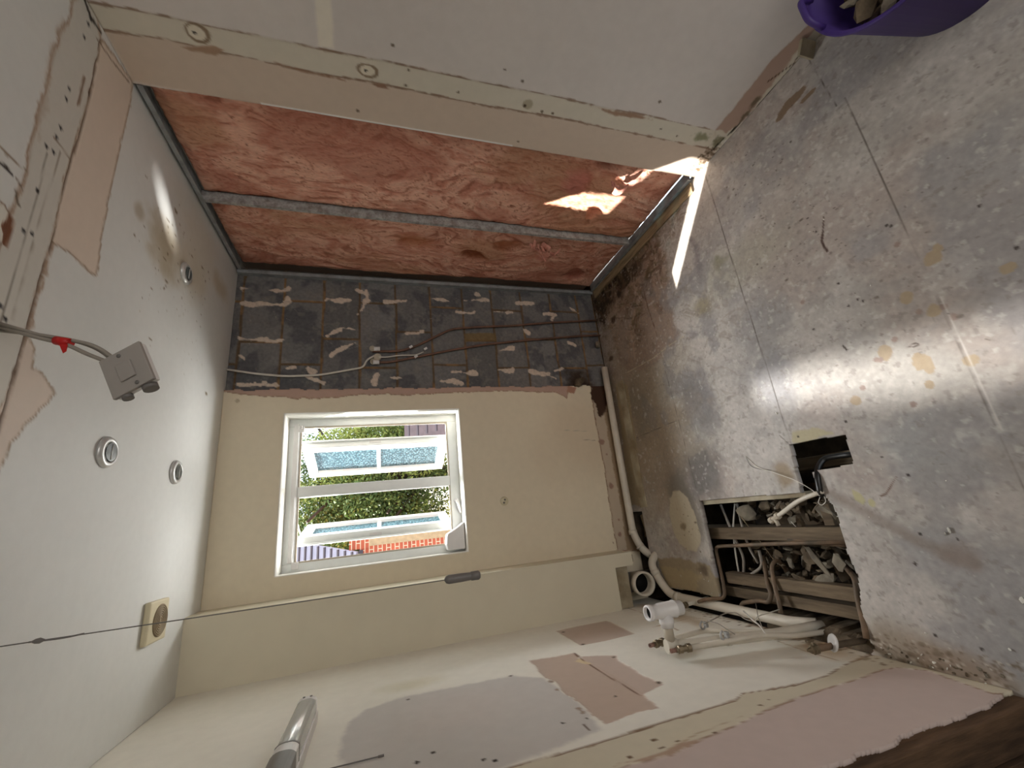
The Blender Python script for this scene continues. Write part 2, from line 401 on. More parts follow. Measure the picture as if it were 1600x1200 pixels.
WX = -2.151; H = 2.4
WIN = (-1.749, -.905, 1.108, 2.093)
CREAM = (.80, .76, .67); WHITE = (.86, .85, .82); PINK = (.72, .615, .545); STRIP = (.82, .795, .735); LINE = (.50, .42, .35)

# ================================================================== ceiling
def paint_ceiling(P):
    P.noise(.025, 3, 3, 5)
    # greenish band where a partition stood
    far = [(150, 25), (158, 60), (146, 130), (128, 205), (112, 255), (100, 300), (82, 378), (62, 440), (42, 520), (20, 600), (2, 665), (-60, 860)]
    near = [(-160, 760), (-40, 520), (-5, 400), (22, 330), (44, 262), (50, 225), (62, 180), (78, 125), (90, 70), (108, 30), (125, -20)]
    P.patch(far + near, (.785, .77, .735), rag=.012, soft=.008, edge=(.62, .52, .44), ew=.006, dh=-.0012)
    P.patch([(75, 100), (100, 30), (88, 60), (70, 120), (62, 180), (60, 215), (72, 170)], (.68, .62, .56), rag=.02, soft=.01, amt=.5)
    pink1 = [(160, 62), (206, 128), (203, 160), (188, 225), (172, 298), (163, 345), (150, 428), (141, 425), (128, 412), (108, 392), (83, 378), (92, 335), (100, 290), (120, 225), (146, 130)]
    P.patch(pink1, (.83, .77, .71), rag=.006, soft=.004, edge=(.60, .52, .44), ew=.004, dh=-.0018)
    pink2 = [(44, 524), (52, 545), (50, 575), (62, 578), (76, 596), (85, 614), (62, 640), (34, 670), (16, 690), (10, 715), (0, 730), (-30, 790), (-20, 700), (0, 640), (20, 600)]
    P.patch(pink2, (.82, .76, .705), rag=.008, soft=.004, edge=(.60, .52, .44), ew=.003, dh=-.0018)
    P.line(far[1:], (.42, .34, .28), wd=.0028, rag=.004, vary=.8, dh=-.003)
    P.line([(133, 0), (142, 25), (158, 52)], (.20, .17, .14), wd=.005, rag=.004)
    P.line([(152, 60), (176, 95), (202, 128)], (.5, .42, .35), wd=.003)
    P.line([(85, 215), (112, 250)], (.55, .48, .41), wd=.002, rag=.001)
    P.line([(75, 240), (60, 300), (35, 385), (0, 510)], (.52, .49, .45), wd=.0018, rag=.001)
    P.line([(95, 238), (70, 320), (45, 410), (20, 500)], (.60, .56, .51), wd=.0018, rag=.002)
    P.patch([(131, 118), (135, 122), (125, 163), (121, 165)], (.50, .41, .34), rag=.002)
    for x, y in [(133, 59), (109, 139), (96, 200), (74, 229), (85, 238), (60, 298), (38, 360), (51, 366), (2, 478), (10, 498), (142, 30), (139, 38), (105, 155), (89, 214)]:
        P.blob(x, y, .006, .006, (.10, .09, .10), soft=.5, rag=.1)
    # broken round patch at the picture's left edge
    P.patch([(-60, 235), (-10, 310), (5, 322), (14, 334), (16, 350), (8, 366), (0, 380), (-50, 400)], (.85, .84, .80), rag=.008, edge=(.5, .4, .32), ew=.003, dh=.002)
    P.patch([(14, 332), (23, 344), (22, 362), (12, 385), (6, 380), (5, 366), (2, 352), (10, 345)], (.45, .29, .20), rag=.004, dh=-.003)
    P.line([(-10, 215), (10, 240), (35, 262), (42, 267)], (.56, .49, .42), wd=.004, rag=.003, vary=.5)
    P.line([(0, 255), (10, 262), (18, 272)], (.15, .12, .1), wd=.0035, rag=.003)
    P.line([(26, 280), (37, 297)], (.45, .39, .33), wd=.0025)
    P.line([(25, 300), (27, 315), (31, 320)], (.38, .33, .28), wd=.003)
    # damp and brown specks by the shower corner
    P.blob(262, 392, .10, .13, (.66, .60, .49), soft=1.4, rag=.5, amt=.75, rs=18)
    P.blob(300, 430, .09, .12, (.74, .69, .60), soft=1.6, rag=.5, amt=.6, rs=14)
    P.blob(310, 390, .16, .2, (.80, .77, .70), soft=1.6, rag=.6, amt=.5, rs=9)
    P.blob(218, 330, .03, .03, (.62, .56, .47), soft=1.2, rag=.5, amt=.6)
    P.blob(345, 450, .05, .1, (.68, .61, .50), soft=1.5, rag=.5, amt=.55)
    for x, y, a, b in [(275, 330, 6, 14), (263, 345, 3, 9), (274, 368, 2.5, 12), (270, 385, 2.5, 10), (258, 405, 3, 12), (248, 387, 2, 8), (210, 367, 4, 6), (300, 400, 4, 9), (316, 418, 4, 12), (260, 440, 5, 10), (256, 450, 4, 4), (240, 395, 1.5, 3), (248, 407, 2, 4), (262, 397, 3, 5), (222, 465, 3, 3), (237, 452, 2, 8), (308, 458, 2, 3), (280, 320, 4, 3), (235, 530, 3, 8), (322, 615, 6, 14)]:
        (u, v), = P.q((x, y)); P.blob(u, v, .0011 * a, .0011 * b, (.40, .33, .23), soft=.9, rag=.9, amt=.8, rs=90, world=True, seed=int(x))
    P.specks(60, (-.60, -.22, -1.0, -.35), (.38, .32, .24), .0015, .0035, .7, 4)
    P.specks(40, (-.9, -.55, -.9, -.3), (.55, .50, .42), .0015, .003, .5, 8)
ceiling = panel('ceiling', axis_lines(WX - .15, .10, .006), np.concatenate([axis_lines(-4.8, -1.75, .2)[:-1], axis_lines(-1.75, .15, .006)]), 2, H, 0, 1, -1, (.83, .83, .815), paint_ceiling, M['ceil'], thick=.05)

# ================================================================== right wall (shower side), near part
def paint_right(P):
    P.noise(.03, 2.5, 2.5, 9)
    # taped joint
    P.patch([(489, -40), (516, -40), (521, 75), (497, 72)], (.90, .875, .82), rag=.003, soft=.006)
    top = [(135, 3), (200, 14), (270, 28), (330, 42), (400, 55), (440, 63), (500, 77), (560, 88), (600, 95), (640, 104), (700, 117), (760, 130), (800, 138), (860, 149), (920, 163), (960, 172), (1010, 180), (1060, 192), (1115, 203)]
    bot = [(160, 47), (200, 54), (260, 62), (330, 80), (397, 93), (440, 104), (500, 116), (570, 127), (640, 141), (700, 154), (760, 166), (800, 172), (900, 190), (960, 203), (1030, 217), (1100, 231), (1118, 236)]
    P.patch(top + [(1135, 218), (1118, 236)] + bot[::-1], STRIP, rag=.002, soft=.003, dh=-.002)
    P.patch(bot + [(1120, 240), (1095, 262), (1080, 290), (205, 128), (165, 52)], (.80, .735, .67), rag=.004, soft=.003, dh=-.003)
    P.mix(((P.U > -1.172) & (P.V > 1.0) & (P.V < 2.0)).astype(float), (.95, .95, .94))  # bright lit sliver along the board edge, painted white
    P.line(top, (.60, .52, .46), wd=.0028, rag=.006, vary=1.2)
    P.line(bot, (.58, .49, .42), wd=.0030, rag=.007, vary=1.2)
    P.patch([(430, 98), (470, 112), (540, 128), (530, 122), (480, 112), (440, 102)], (.60, .48, .40), rag=.006)
    P.patch([(330, 72), (350, 78), (338, 88), (300, 82), (282, 74)], (.66, .55, .46), rag=.006)
    P.patch([(600, 133), (612, 142), (575, 132)], (.55, .43, .36), rag=.005)
    P.patch([(920, 165), (960, 174), (1000, 181), (1020, 188), (960, 181)], (.62, .51, .43), rag=.008)
    # filled fixing holes
    for x, y, ru, rv in [(307, 52, .024, .026), (574, 111, .019, .027)]:
        (u, v), = P.q((x, y))
        P.blob(u, v - .003, ru * 1.35, rv * 1.35, (.55, .48, .40), soft=.15, rag=.18, rs=20, world=True)
        P.blob(u, v, ru * .95, rv * .95, (.86, .83, .76), soft=.2, rag=.08, world=True)
        P.blob(u, v + .006, .005, .005, (.12, .09, .08), soft=.4, rag=.05, world=True)
    P.blob(825, 163, .022, .022, (.68, .64, .55), soft=.3, rag=.3, rs=30); P.blob(820, 166, .006, .008, (.30, .24, .18), rag=.4)
    for x, y in [(559, 174), (634, 134), (614, 71), (638, 110), (716, 145), (789, 109), (864, 178), (810, 222), (817, 127), (1031, 159), (1058, 213), (847, 175), (1033, 202)]:
        P.blob(x, y, .005, .006, (.36, .31, .25), soft=.6, rag=.5, amt=.85, rs=90)
    # low plaster strip along the floor, paint peeled
    P.patch([(1118, 203), (1150, 165), (1200, 100), (1262, 40), (1320, -40), (1400, -40), (1265, 80), (1118, 236)], (.70, .60, .54), rag=.006, soft=.004, dh=-.002)
    P.patch([(1118, 203), (1135, 207), (1160, 190), (1200, 142), (1235, 95), (1262, 60), (1330, -10), (1350, -10), (1265, 85), (1180, 172), (1118, 238)], STRIP, rag=.012, soft=.004)
    P.blob(1095, 214, .02, .035, (.50, .50, .38), soft=1, rag=.9, rs=60, amt=.8); P.blob(1122, 222, .03, .02, (.45, .44, .34), soft=1, rag=.9, rs=60, amt=.8)
    P.blob(1180, 160, .03, .012, (.40, .35, .28), soft=1, rag=.9, rs=60, amt=.8); P.blob(1165, 180, .03, .01, (.40, .35, .28), soft=1, rag=.9, rs=70, amt=.8)
    P.line([(1112, 236), (1180, 170), (1230, 115), (1268, 75), (1330, 5)], (.16, .14, .11), wd=.003, rag=.005, vary=1.5)
    P.line([(1200, 128), (1240, 100), (1262, 66)], (.30, .22, .17), wd=.002, rag=.002)
    P.specks(80, (-1.35, -1.2, .0, .07), (.32, .25, .18), .002, .006, .8, 5)
ys = np.concatenate([axis_lines(-4.8, -2.0, .2)[:-1], axis_lines(-2.0, -1.166, .005)])
wall_right = panel('wall_right', ys, axis_lines(0, H, .006), 0, 0.0, 1, 2, -1, (.835, .81, .79), paint_right, M['wall'], thick=.0125)
MB().box((.105, -1.17, -.02), (.13, .17, 2.42)).build('wall_right_backing', M['plainwall'], kind='structure')
MB().box((.0125, -4.8, 0), (.11, -1.172, 2.4)).build('wall_right_core', M['plainwall'], kind='structure')

# insulation batts between the metal studs
def wool(name, y0, y1, seed, label, feats):
    o = thing(name, (.03, (y0 + y1) / 2, .05), label, 'insulation', 'pink insulation batts in the stud wall')
    def paint(P):
        U, V = P.U, P.V
        wx = fbm(U * 3.2, V * 2.0, seed + 3, 4) - .5; wy = fbm(U * 3.2, V * 2.0, seed + 31, 4) - .5
        a = fbm(U * 30 + wx * 7, V * 15 + wy * 6, seed, 6); b = fbm(U * 75 + wx * 34, V * 26 + wy * 26, seed + 7, 4); c2 = fbm(U * 42 + V * 14 + wx * 20, V * 22 - U * 10 + wy * 20, seed + 9, 4); cr = 1 - abs(2 * c2 - 1)
        r = 1 - abs(2 * a - 1); big = fbm(U * 3, V * 2.2, seed + 51, 4)
        P.C = np.ones(U.shape + (3,)) * np.array((.84, .62, .54))
        P.mix(sstep(.45, .62, a), (.91, .73, .64), .65); P.mix(sstep(.50, .34, a), (.76, .51, .43), .7)
        P.mix(sstep(.52, .72, b), (.87, .71, .63), .5); P.mix(sstep(.40, .26, b), (.58, .37, .30), .6); P.mix(sstep(.965, .995, cr) * sstep(.45, .6, a), (.50, .30, .23), .7); P.mix(sstep(.95, .99, 1 - abs(2 * b - 1)), (.88, .73, .66), .35)
        P.mix(sstep(.55, .72, big), (.68, .50, .38), .5); P.mix(sstep(.42, .28, big), (.68, .44, .37), .5)
        edge = np.minimum(np.minimum(U - y0, y1 - U), np.minimum(V - .04, 2.36 - V))
        P.H = (a - .5) * .016 + (b - .5) * .007 + (big - .5) * .02 + np.minimum(0, (edge - .03) * .25)
        for px, py, ru, rv, dh, c, am in feats:
            p = at(px, py, 0, .03); u, v = p[1], p[2]
            rr = np.sqrt(((U - u) / ru) ** 2 + ((V - v) / rv) ** 2) + (fbm(U * 16, V * 10, 3, 3) - .5) * .8
            mk = sstep(1.1, .3, rr); P.H += dh * mk
            if c: P.mix(mk, c, am)
    panel('fluff', axis_lines(y0, y1, .0055), axis_lines(.035, 2.37, .007), 0, .035, 1, 2, -1, (.8, .5, .45), paint, M['wool'], kind=None, parent=o, thick=.05)
    return o
b1 = wool('insulation_batt', -1.160, -.612, 20, 'wide upper strip of pink glass wool between ceiling-high metal studs, torn low down', [(950, 255, .05, .10, -.045, (.42, .20, .15), .5), (900, 285, .10, .10, .02, (.72, .44, .40), .7), (700, 270, .05, .08, .012, None, 0), (930, 330, .07, .05, -.02, (.76, .50, .41), .6), (985, 285, .10, .05, .01, (.86, .60, .54), .7)])  # low torn gap is recessed, its shade also painted dark red
b2 = wool('insulation_batt', -.575, -.02, 60, 'narrower strip of pink glass wool beside the bare grey blockwork', [(740, 400, .06, .10, -.03, (.45, .22, .14), .7), (650, 380, .07, .2, -.01, (.66, .40, .27), .6), (790, 385, .07, .12, -.02, (.60, .34, .23), .7), (850, 400, .08, .06, .012, (.84, .56, .50), .7), (900, 430, .08, .1, -.02, (.55, .30, .26), .6)])

def tuft(px, py, size, seed, parent, n=9):
    """a torn curl of glass wool: several folded ribbons"""
    r = random.Random(seed); p = Vector(at(px, py, 0, -.005)); mb = MB()
    for k in range(n):
        a = r.uniform(0, 6.28); q = p + Vector((r.uniform(-.018, .012), r.uniform(-.4, .4) * size[0], r.uniform(-.4, .4) * size[1]))
        d = Vector((r.uniform(-.35, .1), math.cos(a) * size[0] * .5, math.sin(a) * size[1] * .5)); nn = 10; wd = r.uniform(.016, .030)
        vs = []; fs = []; sd = d.normalized().cross(Vector((1, 0, 0))); 
        for i in range(nn):
            t = i / (nn - 1); c = q + Vector((0, d.y, d.z)) * t + Vector((-.03 * math.sin(t * 3.1) * r.uniform(.7, 1), 0, 0)) + sd * math.sin(t * 4 + a) * .018
            for s_ in (-1, -.3, .4, 1): vs.append(c + sd * s_ * wd * (1.1 - t * .5) + Vector((.008 * s_ * s_, 0, 0)) + Vector([r.uniform(-.002, .002) for _ in range(3)]))
        for i in range(nn - 1):
            for j in range(3): fs.append((i * 4 + j, i * 4 + j + 1, i * 4 + 5 + j, i * 4 + 4 + j))
        mb.add(vs, fs, True)
    o = mb.build('torn_tuft', M['wool_t'], parent)
    md = o.modifiers.new('thickness', 'SOLIDIFY'); md.thickness = .010; md.offset = 0
    md = o.modifiers.new('round', 'SUBSURF'); md.levels = 2; md.render_levels = 2
    return o
M['wool_t'] = mat('glass_wool_torn', (.80, .58, .52), rough=.95, n_amt=.25, n_scale=60, bump=.7, b_scale=110, spec=.05, dark=(.70, .46, .40))
tuft(852, 392, (.12, .12), 3, b2, 7); tuft(838, 382, (.08, .10), 5, b2, 3)
tuft(965, 292, (.05, .14), 9, b1, 4)

# metal stud frame
def stud(name, lo, hi, label, rust=False):
    mb = MB().box(lo, hi); o = mb.build(name, M['steel_d'] if rust else M['steel'], bevel=.0015)
    return tag(o, label, 'stud', 'metal studs and tracks of the shower wall')
st = thing('metal_stud', (.0, -.594, .03), 'speckled metal stud running up between the two pink batts', 'stud', 'metal studs and tracks of the shower wall')
MB().box((-.004, -.604, .045), (-.001, -.585, 2.385)).build('stud_face', M['steel_d'], st)
MB().box((-.001, -.587, .045), (.05, -.585, 2.385)).box((-.001, -.604, .045), (.05, -.602, 2.385)).build('stud_flange', M['steel_d'], st)
tt = thing('metal_track', (0, -.58, 2.38), 'grey metal track fixed along the ceiling above the pink batts', 'track')
MB().box((-.006, -1.166, 2.370), (-.003, -.002, 2.388)).build('track_face', M['steel'], tt)
MB().box((-.003, -1.166, 2.387), (.06, -.002, 2.389)).build('track_web', M['steel'], tt)
tt = thing('metal_track', (0, -.58, .02), 'pale metal track along the floor under the pink batts', 'track')
MB().box((-.006, -1.15, .012), (-.003, -.002, .031)).build('track_face', M['steel'], tt)
MB().box((-.003, -1.15, .012), (.06, -.002, .014)).build('track_web', M['steel'], tt)
# wall plate between track and floor boards, timber
def wavy_bar(name, a, b, wdt, hgt, mt, label, cat, seed=0, amp=.004, n=40):
    r = random.Random(seed); a, b = Vector(a), Vector(b); d = (b - a).normalized(); sd = d.cross(Vector((0, 0, 1))).normalized(); vs = []; fs = []
    for i in range(n + 1):
        c = a.lerp(b, i / n); w1 = wdt + r.uniform(-amp, amp); h1 = hgt + r.uniform(-amp, amp) * .5
        for s_, z in ((-.5, 0), (-.5, h1 * .85), (-.42, h1), (.42, h1), (.5, h1 * .85), (.5, 0)): vs.append(c + sd * s_ * w1 + Vector((0, 0, z)))
    for i in range(n):
        for j in range(6): k = (j + 1) % 6; fs.append((i * 6 + j, i * 6 + k, i * 6 + 6 + k, i * 6 + 6 + j))
    mb = MB().add(vs, fs); mb.f += [[0, 1, 2, 3, 4, 5], [n * 6 + j for j in (5, 4, 3, 2, 1, 0)]]; mb.sm += [False] * 2; mb.mi += [0, 0]
    o = mb.build(name, mt); return tag(o, label, cat)
wavy_bar('sole_plate', (-.038, -1.14, .001), (-.038, -.03, .001), .060, .010, M['pale_t'], 'stained timber sole plate on the floor along the foot of the insulated wall', 'timber', 3)

# drywall edge strip of the block wall corner (vertical trim between batt and blocks)
o = MB().box((-.022, -.012, .012), (-.001, .03, 2.395)).build('metal_angle', M['steel']); tag(o, 'grey vertical metal angle in the corner between pink wool and blockwork', 'trim')
o = MB().box((-.0125, -1.1665, .29), (-.0008, -1.1625, 2.39)).build('edge_bead', M['upvc'])
tag(o, 'thin white bead on the cut plasterboard edge beside the insulation', 'bead')
bpy.data.objects.remove(o)

# ================================================================== far wall
def paint_back(P):
    P.noise(.02, 2.2, 2.2, 13)
    U, V = P.U, P.V
    # dirty grime and old paint toward the floor
    P.blob(905, 690, .25, .25, (.80, .73, .63), soft=1.6, rag=.5, amt=.5, rs=5)
    ed = [(352, 612), (400, 616), (460, 622), (520, 621), (560, 616), (600, 615), (640, 617), (700, 613), (760, 611), (800, 610), (840, 612), (866, 612), (880, 618), (886, 624), (888, 604)]
    P.patch([(340, 590)] + ed + [(890, 590)], (.71, .60, .54), rag=.010, soft=.003, edge=(.56, .45, .37), ew=.0025, dh=-.002)
    P.patch([(888, 603), (900, 606), (897, 616), (886, 612)], (.66, .50, .42), rag=.006)
    # paint stripped at the foot of the wall
    P.patch([(922, 590), (928, 640), (937, 690), (945, 730), (952, 780), (960, 830), (966, 860), (1040, 860), (1000, 590)], (.74, .68, .60), rag=.006, soft=.003, edge=(.50, .37, .28), ew=.0035, dh=-.002)
    P.patch([(934, 590), (938, 620), (947, 660), (953, 700), (962, 745), (972, 800), (980, 860), (1060, 860), (1000, 590)], (.60, .52, .42), rag=.010, soft=.004)
    P.patch([(922, 590), (948, 590), (950, 640), (938, 650), (926, 620)], (.28, .20, .15), rag=.03, soft=.01, dh=-.01)
    for x, y, a, b in [(940, 690, .022, .018), (955, 760, .016, .02), (948, 710, .008, .006), (967, 812, .008, .005), (969, 835, .014, .015), (958, 848, .004, .004)]:
        P.blob(x, y, b, a, (.60, .49, .43), soft=.3, rag=.5, rs=30)
    P.line([(910, 687), (930, 688)], (.62, .57, .50), wd=.0015); P.line([(880, 672), (920, 674)], (.72, .68, .6), wd=.0015)
    P.blob(372, 626, .01, .012, (.68, .62, .52), rag=.9, rs=60, amt=.7)
    # whiter returns around the opening
    x0, x1, z0, z1 = WIN
    d = sdpoly(U, V, [(x0, z0), (x1, z0), (x1, z1), (x0, z1)]); P.mix(sstep(-.0045, -.001, d), (.93, .92, .89))
def back_holes(u, v):
    x0, x1, z0, z1 = WIN
    rag = (vnoise(u * 0 + 1, v * 30, 4) - .5) * .012
    return ((u > x0) & (u < x1) & (v > z0) & (v < z1)) | (u > -.762 + rag)
x0, x1, z0, z1 = WIN
wall_back = panel('wall_back', axis_lines(WX - .1, -.75, .006, (x0, x1)), axis_lines(0, H, .006, (z0, z1)), 1, 0.0, 0, 2, -1, (.87, .825, .73), paint_back, M['wall'], holes=back_holes, thick=.15)

# bare blockwork strip
ZB = [0, .145, .366, .595, .818, 1.031, 1.251, 1.478, 1.701, 1.916, 2.139, 2.359, 2.5]
XP = [(-.33, -.60), (-.17, -.62), (-.40,), (-.18, -.62), (-.42,), (-.18, -.60), (-.37,), (-.17, -.62), (-.43,), (-.18, -.60), (-.46,), (-.2, -.6)]
def paint_block(P):
    U, V = P.U, P.V
    P.C = np.ones(U.shape + (3,)) * np.array((.455, .45, .445))
    wob = (fbm(U * 6, V * 6, 2, 3) - .5) * .012; Vw = V + wob; Uw = U + (fbm(U * 6, V * 6, 77, 3) - .5) * .012
    row = np.clip(np.searchsorted(np.array(ZB), Vw.ravel()).reshape(V.shape) - 1, 0, len(XP) - 1)
    dm = np.min([abs(Vw - z) for z in ZB], 0)
    for k, xs in enumerate(XP):
        for x in xs: dm = np.minimum(dm, np.where(row == k, abs(Uw - x), 9))
    tone = hashgrid(row, (Uw * 2.3).astype(np.int64), 5)
    P.C *= (.86 + .25 * tone)[..., None]
    n = fbm(U * 7, V * 7, 33, 4); P.mix(sstep(.50, .62, n), (.35, .35, .36), .85)
    n = fbm(U * 5, V * 9, 83, 5); P.mix(sstep(.56, .63, n), (.47, .46, .45), .7)
    n = fbm(U * 30, V * 30, 12, 4); P.mix(sstep(.62, .72, n), (.52, .50, .47), .5)
    mk = sstep(.0085, .005, dm); P.mix(mk, (.40, .325, .24), .9); P.H = -mk * .004 + (fbm(U * 25, V * 25, 6, 4) - .5) * .004
    P.mix(mk * sstep(.5, .6, fbm(U * 8, V * 8, 22, 3)), (.55, .43, .30), .8)
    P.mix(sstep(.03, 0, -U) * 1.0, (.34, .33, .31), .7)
    dab = [[(378, 450), (400, 452), (441, 455), (452, 450)], [(378, 473), (410, 477), (445, 477), (450, 468)], [(512, 467), (545, 470)], [(565, 485), (575, 462), (572, 455)], [(603, 472), (634, 470)],
           [(665, 465), (700, 470)], [(725, 470), (762, 468), (745, 460)], [(713, 488), (740, 490)], [(772, 487), (800, 488)], [(375, 529), (430, 533), (440, 530)], [(512, 525), (535, 512), (560, 516)],
           [(519, 555), (535, 545), (556, 535)], [(636, 522), (660, 520)], [(440, 577), (460, 575)], [(482, 573), (488, 580)], [(610, 590), (645, 592)], [(708, 580), (745, 585)], [(778, 578), (800, 578)],
           [(807, 474), (830, 474)], [(850, 490), (868, 492), (862, 500)], [(815, 512), (825, 520)], [(780, 548), (800, 545)], [(829, 579), (850, 585)], [(868, 580), (880, 576)], [(889, 535), (898, 540)],
           [(480, 590), (505, 598)], [(585, 600), (590, 585)], [(690, 595), (720, 598)], [(855, 585), (868, 592)], [(372, 600), (430, 603)], [(575, 470), (560, 490)], [(560, 455), (575, 460)], [(372, 555), (382, 560)], [(890, 480), (905, 490)]]
    rr = (fbm(U * 26, V * 16, 9, 4) - .5) * .050
    for i, ln in enumerate(dab):
        q = P.q(*ln); d = .010 + .006 * ((i * 37) % 5) / 4 - sdline(U, V, q) + rr
        mk = sstep(0, .003, d); P.mix(mk, (.80, .735, .67)); P.H += mk * .003
    g = np.random.default_rng(5)
    for k in range(70):  # scratches
        u = g.uniform(-.75, -.03); v = g.uniform(.1, 2.35); a = g.uniform(0, 3.14); L = g.uniform(.01, .06)
        P.line([(u, v), (u + L * math.cos(a), v + L * math.sin(a))], (.62, .60, .58), wd=.0008, rag=.0015, soft=.0015, amt=.6, world=True)
    P.patch([(724, 521), (775, 520), (776, 533), (728, 534)], (.50, .41, .27), rag=.006, amt=.8)
    P.blob(905, 600, .10, .09, (.24, .19, .15), soft=.9, rag=.6, rs=20, amt=.9)
panel('wall_back_blockwork', axis_lines(-.80, .03, .005), axis_lines(0, H, .006), 1, .022, 0, 2, -1, (.4, .4, .4), paint_block, M['block'], thick=.1)
MB().box((WX - .1, .15, -.4), (.15, .17, 1.09)).box((WX - .1, .15, 2.11), (.15, .17, 2.45)).box((WX - .1, .15, 1.09), (-1.77, .17, 2.11)).box((-.885, .15, 1.09), (.15, .17, 2.11)).build('wall_back_outside', M['brick'], kind='structure')

# ================================================================== left wall
def paint_left(P):
    P.noise(.018, 2, 2, 19)
    U, V = P.U, P.V
    P.patch([(540, 1210), (528, 1180), (535, 1150), (550, 1125), (575, 1108), (620, 1092), (680, 1078), (750, 1066), (800, 1056), (850, 1060), (900, 1090), (940, 1140), (800, 1195), (700, 1230)], (.775, .755, .735), rag=.01, soft=.012, amt=.9)
    P.blob(640, 1070, .05, .10, (.83, .80, .70), soft=1.5, rag=.4, amt=.7)
    P.blob(720, 1110, .15, .2, (.80, .76, .73), soft=1.4, rag=.4, amt=.5, rs=5)
    pa = [(870, 986), (905, 978), (947, 970), (953, 972), (970, 980), (990, 990), (950, 1000), (908, 1008), (890, 998)]
    P.patch(pa, (.765, .695, .64), rag=.003, soft=.003, edge=(.84, .81, .74), ew=.003, dh=-.002)
    pb = [(826, 1032), (860, 1027), (897, 1020), (905, 1028), (930, 1025), (962, 1024), (966, 1032), (985, 1042), (1003, 1055), (1037, 1069), (1022, 1076), (1007, 1084), (1014, 1094), (1027, 1106), (1000, 1112), (975, 1120), (947, 1132), (925, 1115), (905, 1098), (882, 1082), (868, 1066), (852, 1058), (843, 1050), (838, 1040)]
    P.patch(pb, (.755, .68, .62), rag=.008, soft=.003, edge=(.90, .88, .84), ew=.004, dh=-.002)
    P.patch([(905, 1026), (930, 1025), (962, 1024), (966, 1032), (985, 1042), (1003, 1055), (1037, 1069), (1007, 1084), (965, 1058)], (.77, .70, .65), rag=.005, soft=.003)
    P.line([(897, 1020), (915, 1033), (950, 1055), (980, 1073), (1003, 1086)], (.42, .31, .25), wd=.0025, rag=.002, dh=-.002)
    P.patch([(898, 1033), (905, 1028), (925, 1036), (915, 1037)], (.84, .77, .63), rag=.004)
    for x, y in [(959, 1026), (1029, 1066), (880, 987), (911, 1006)]:
        P.blob(x, y, .010, .010, (.62, .56, .50), rag=.3, soft=.2); P.blob(x, y, .005, .005, (.22, .18, .15), rag=.3)
    for x, y in [(638, 1093), (652, 1191), (676, 1176), (798, 1056), (879, 1130), (774, 1188), (754, 1187), (962, 1087), (916, 1122)]:
        P.blob(x, y, .006, .006, (.25, .22, .19), rag=.6, rs=60)
    P.line([(912, 1132), (922, 1141)], (.45, .38, .33), wd=.003, rag=.003)
    for x, y in [(870, 1078), (862, 1065), (905, 1108), (910, 1113)]: P.blob(x, y, .012, .008, (.62, .55, .49), rag=.8, rs=50)
    # band where the partition met this wall
    top = [(740, 1220), (800, 1198), (860, 1181), (920, 1165), (975, 1147), (1025, 1131), (1090, 1112), (1150, 1093), (1160, 1083), (1200, 1077), (1245, 1069), (1290, 1056), (1320, 1038), (1345, 1028), (1368, 1020)]
    bot = [(900, 1225), (960, 1200), (1010, 1188), (1050, 1177), (1092, 1155), (1150, 1132), (1200, 1107), (1260, 1084), (1340, 1060), (1375, 1046), (1400, 1042), (1450, 1047), (1500, 1065), (1550, 1082), (1585, 1083)]
    P.patch(top + [(1420, 1030), (1500, 1052), (1600, 1080)] + bot[::-1], (.82, .785, .70), rag=.005, soft=.003, dh=-.0015)
    P.patch(bot + [(1620, 1090), (1600, 1300), (800, 1300)], (.79, .725, .695), rag=.004, soft=.003, dh=-.003)
    P.line(top, (.54, .45, .37), wd=.0026, rag=.004, vary=1.2, dh=-.002)
    P.line(bot, (.62, .52, .45), wd=.0018, rag=.004, vary=1.3)
    P.patch([(1010, 1188), (1050, 1177), (1092, 1155), (1060, 1160), (1040, 1172), (990, 1187), (960, 1192)], (.70, .60, .52), rag=.003)
    P.line([(960, 1197), (1040, 1172), (1090, 1145), (1160, 1118)], (.70, .62, .52), wd=.0015, rag=.002, amt=.8)
    for x, y in [(1022, 1155), (1034, 1167), (983, 1182), (1058, 1157), (1116, 1143), (1200, 1092), (1188, 1101)]: P.blob(x, y, .004, .007, (.45, .36, .28), rag=.5, rs=60)
    # bare and dusty at the foot, behind the pipework
    P.blob(1050, 960, .25, .05, (.74, .66, .55), soft=1.2, rag=.6, amt=.75, rs=14)
    P.blob(1230, 985, .30, .05, (.66, .56, .45), soft=1.0, rag=.7, amt=.85, rs=16)
    P.blob(1290, 1015, .12, .06, (.72, .62, .49), soft=1.2, rag=.5, amt=.7, rs=14)
    P.line([(1200, 938), (1120, 935), (1060, 928)], (.5, .42, .33), wd=.003, rag=.006)
    P.line([(1020, 980), (1070, 968), (1110, 965)], (.72, .64, .54), wd=.002, rag=.004)
    P.line([(1205, 998), (1260, 1018), (1310, 1032)], (.68, .58, .46), wd=.002, rag=.002)
    P.line([(975, 948), (1010, 960), (1060, 985)], (.66, .57, .47), wd=.0025, rag=.004)
    edge = sdline(U, V, P.q((1550, 1087), (1475, 1125), (1400, 1160), (1292, 1200)))
    P.specks(120, (-1.4, -.3, 0, .06), (.40, .32, .24), .002, .006, .7, 6)
def left_holes(u, v):
    rag = (fbm(v * 14, v * 0 + 3, 8, 4) - .5) * .03
    return u < -1.668 + rag
wall_left = panel('wall_left', np.concatenate([axis_lines(-1.70, -1.62, .0022)[:-1], axis_lines(-1.62, 0.0, .006)]), axis_lines(0, H, .006), 0, WX, 1, 2, 1, (.91, .895, .85), paint_left, M['wall'], holes=left_holes, thick=.0125)
MB().box((WX - .11, -1.652, 0), (WX - .0135, .15, 2.4)).build('wall_left_core', M['dirt'], kind='structure')
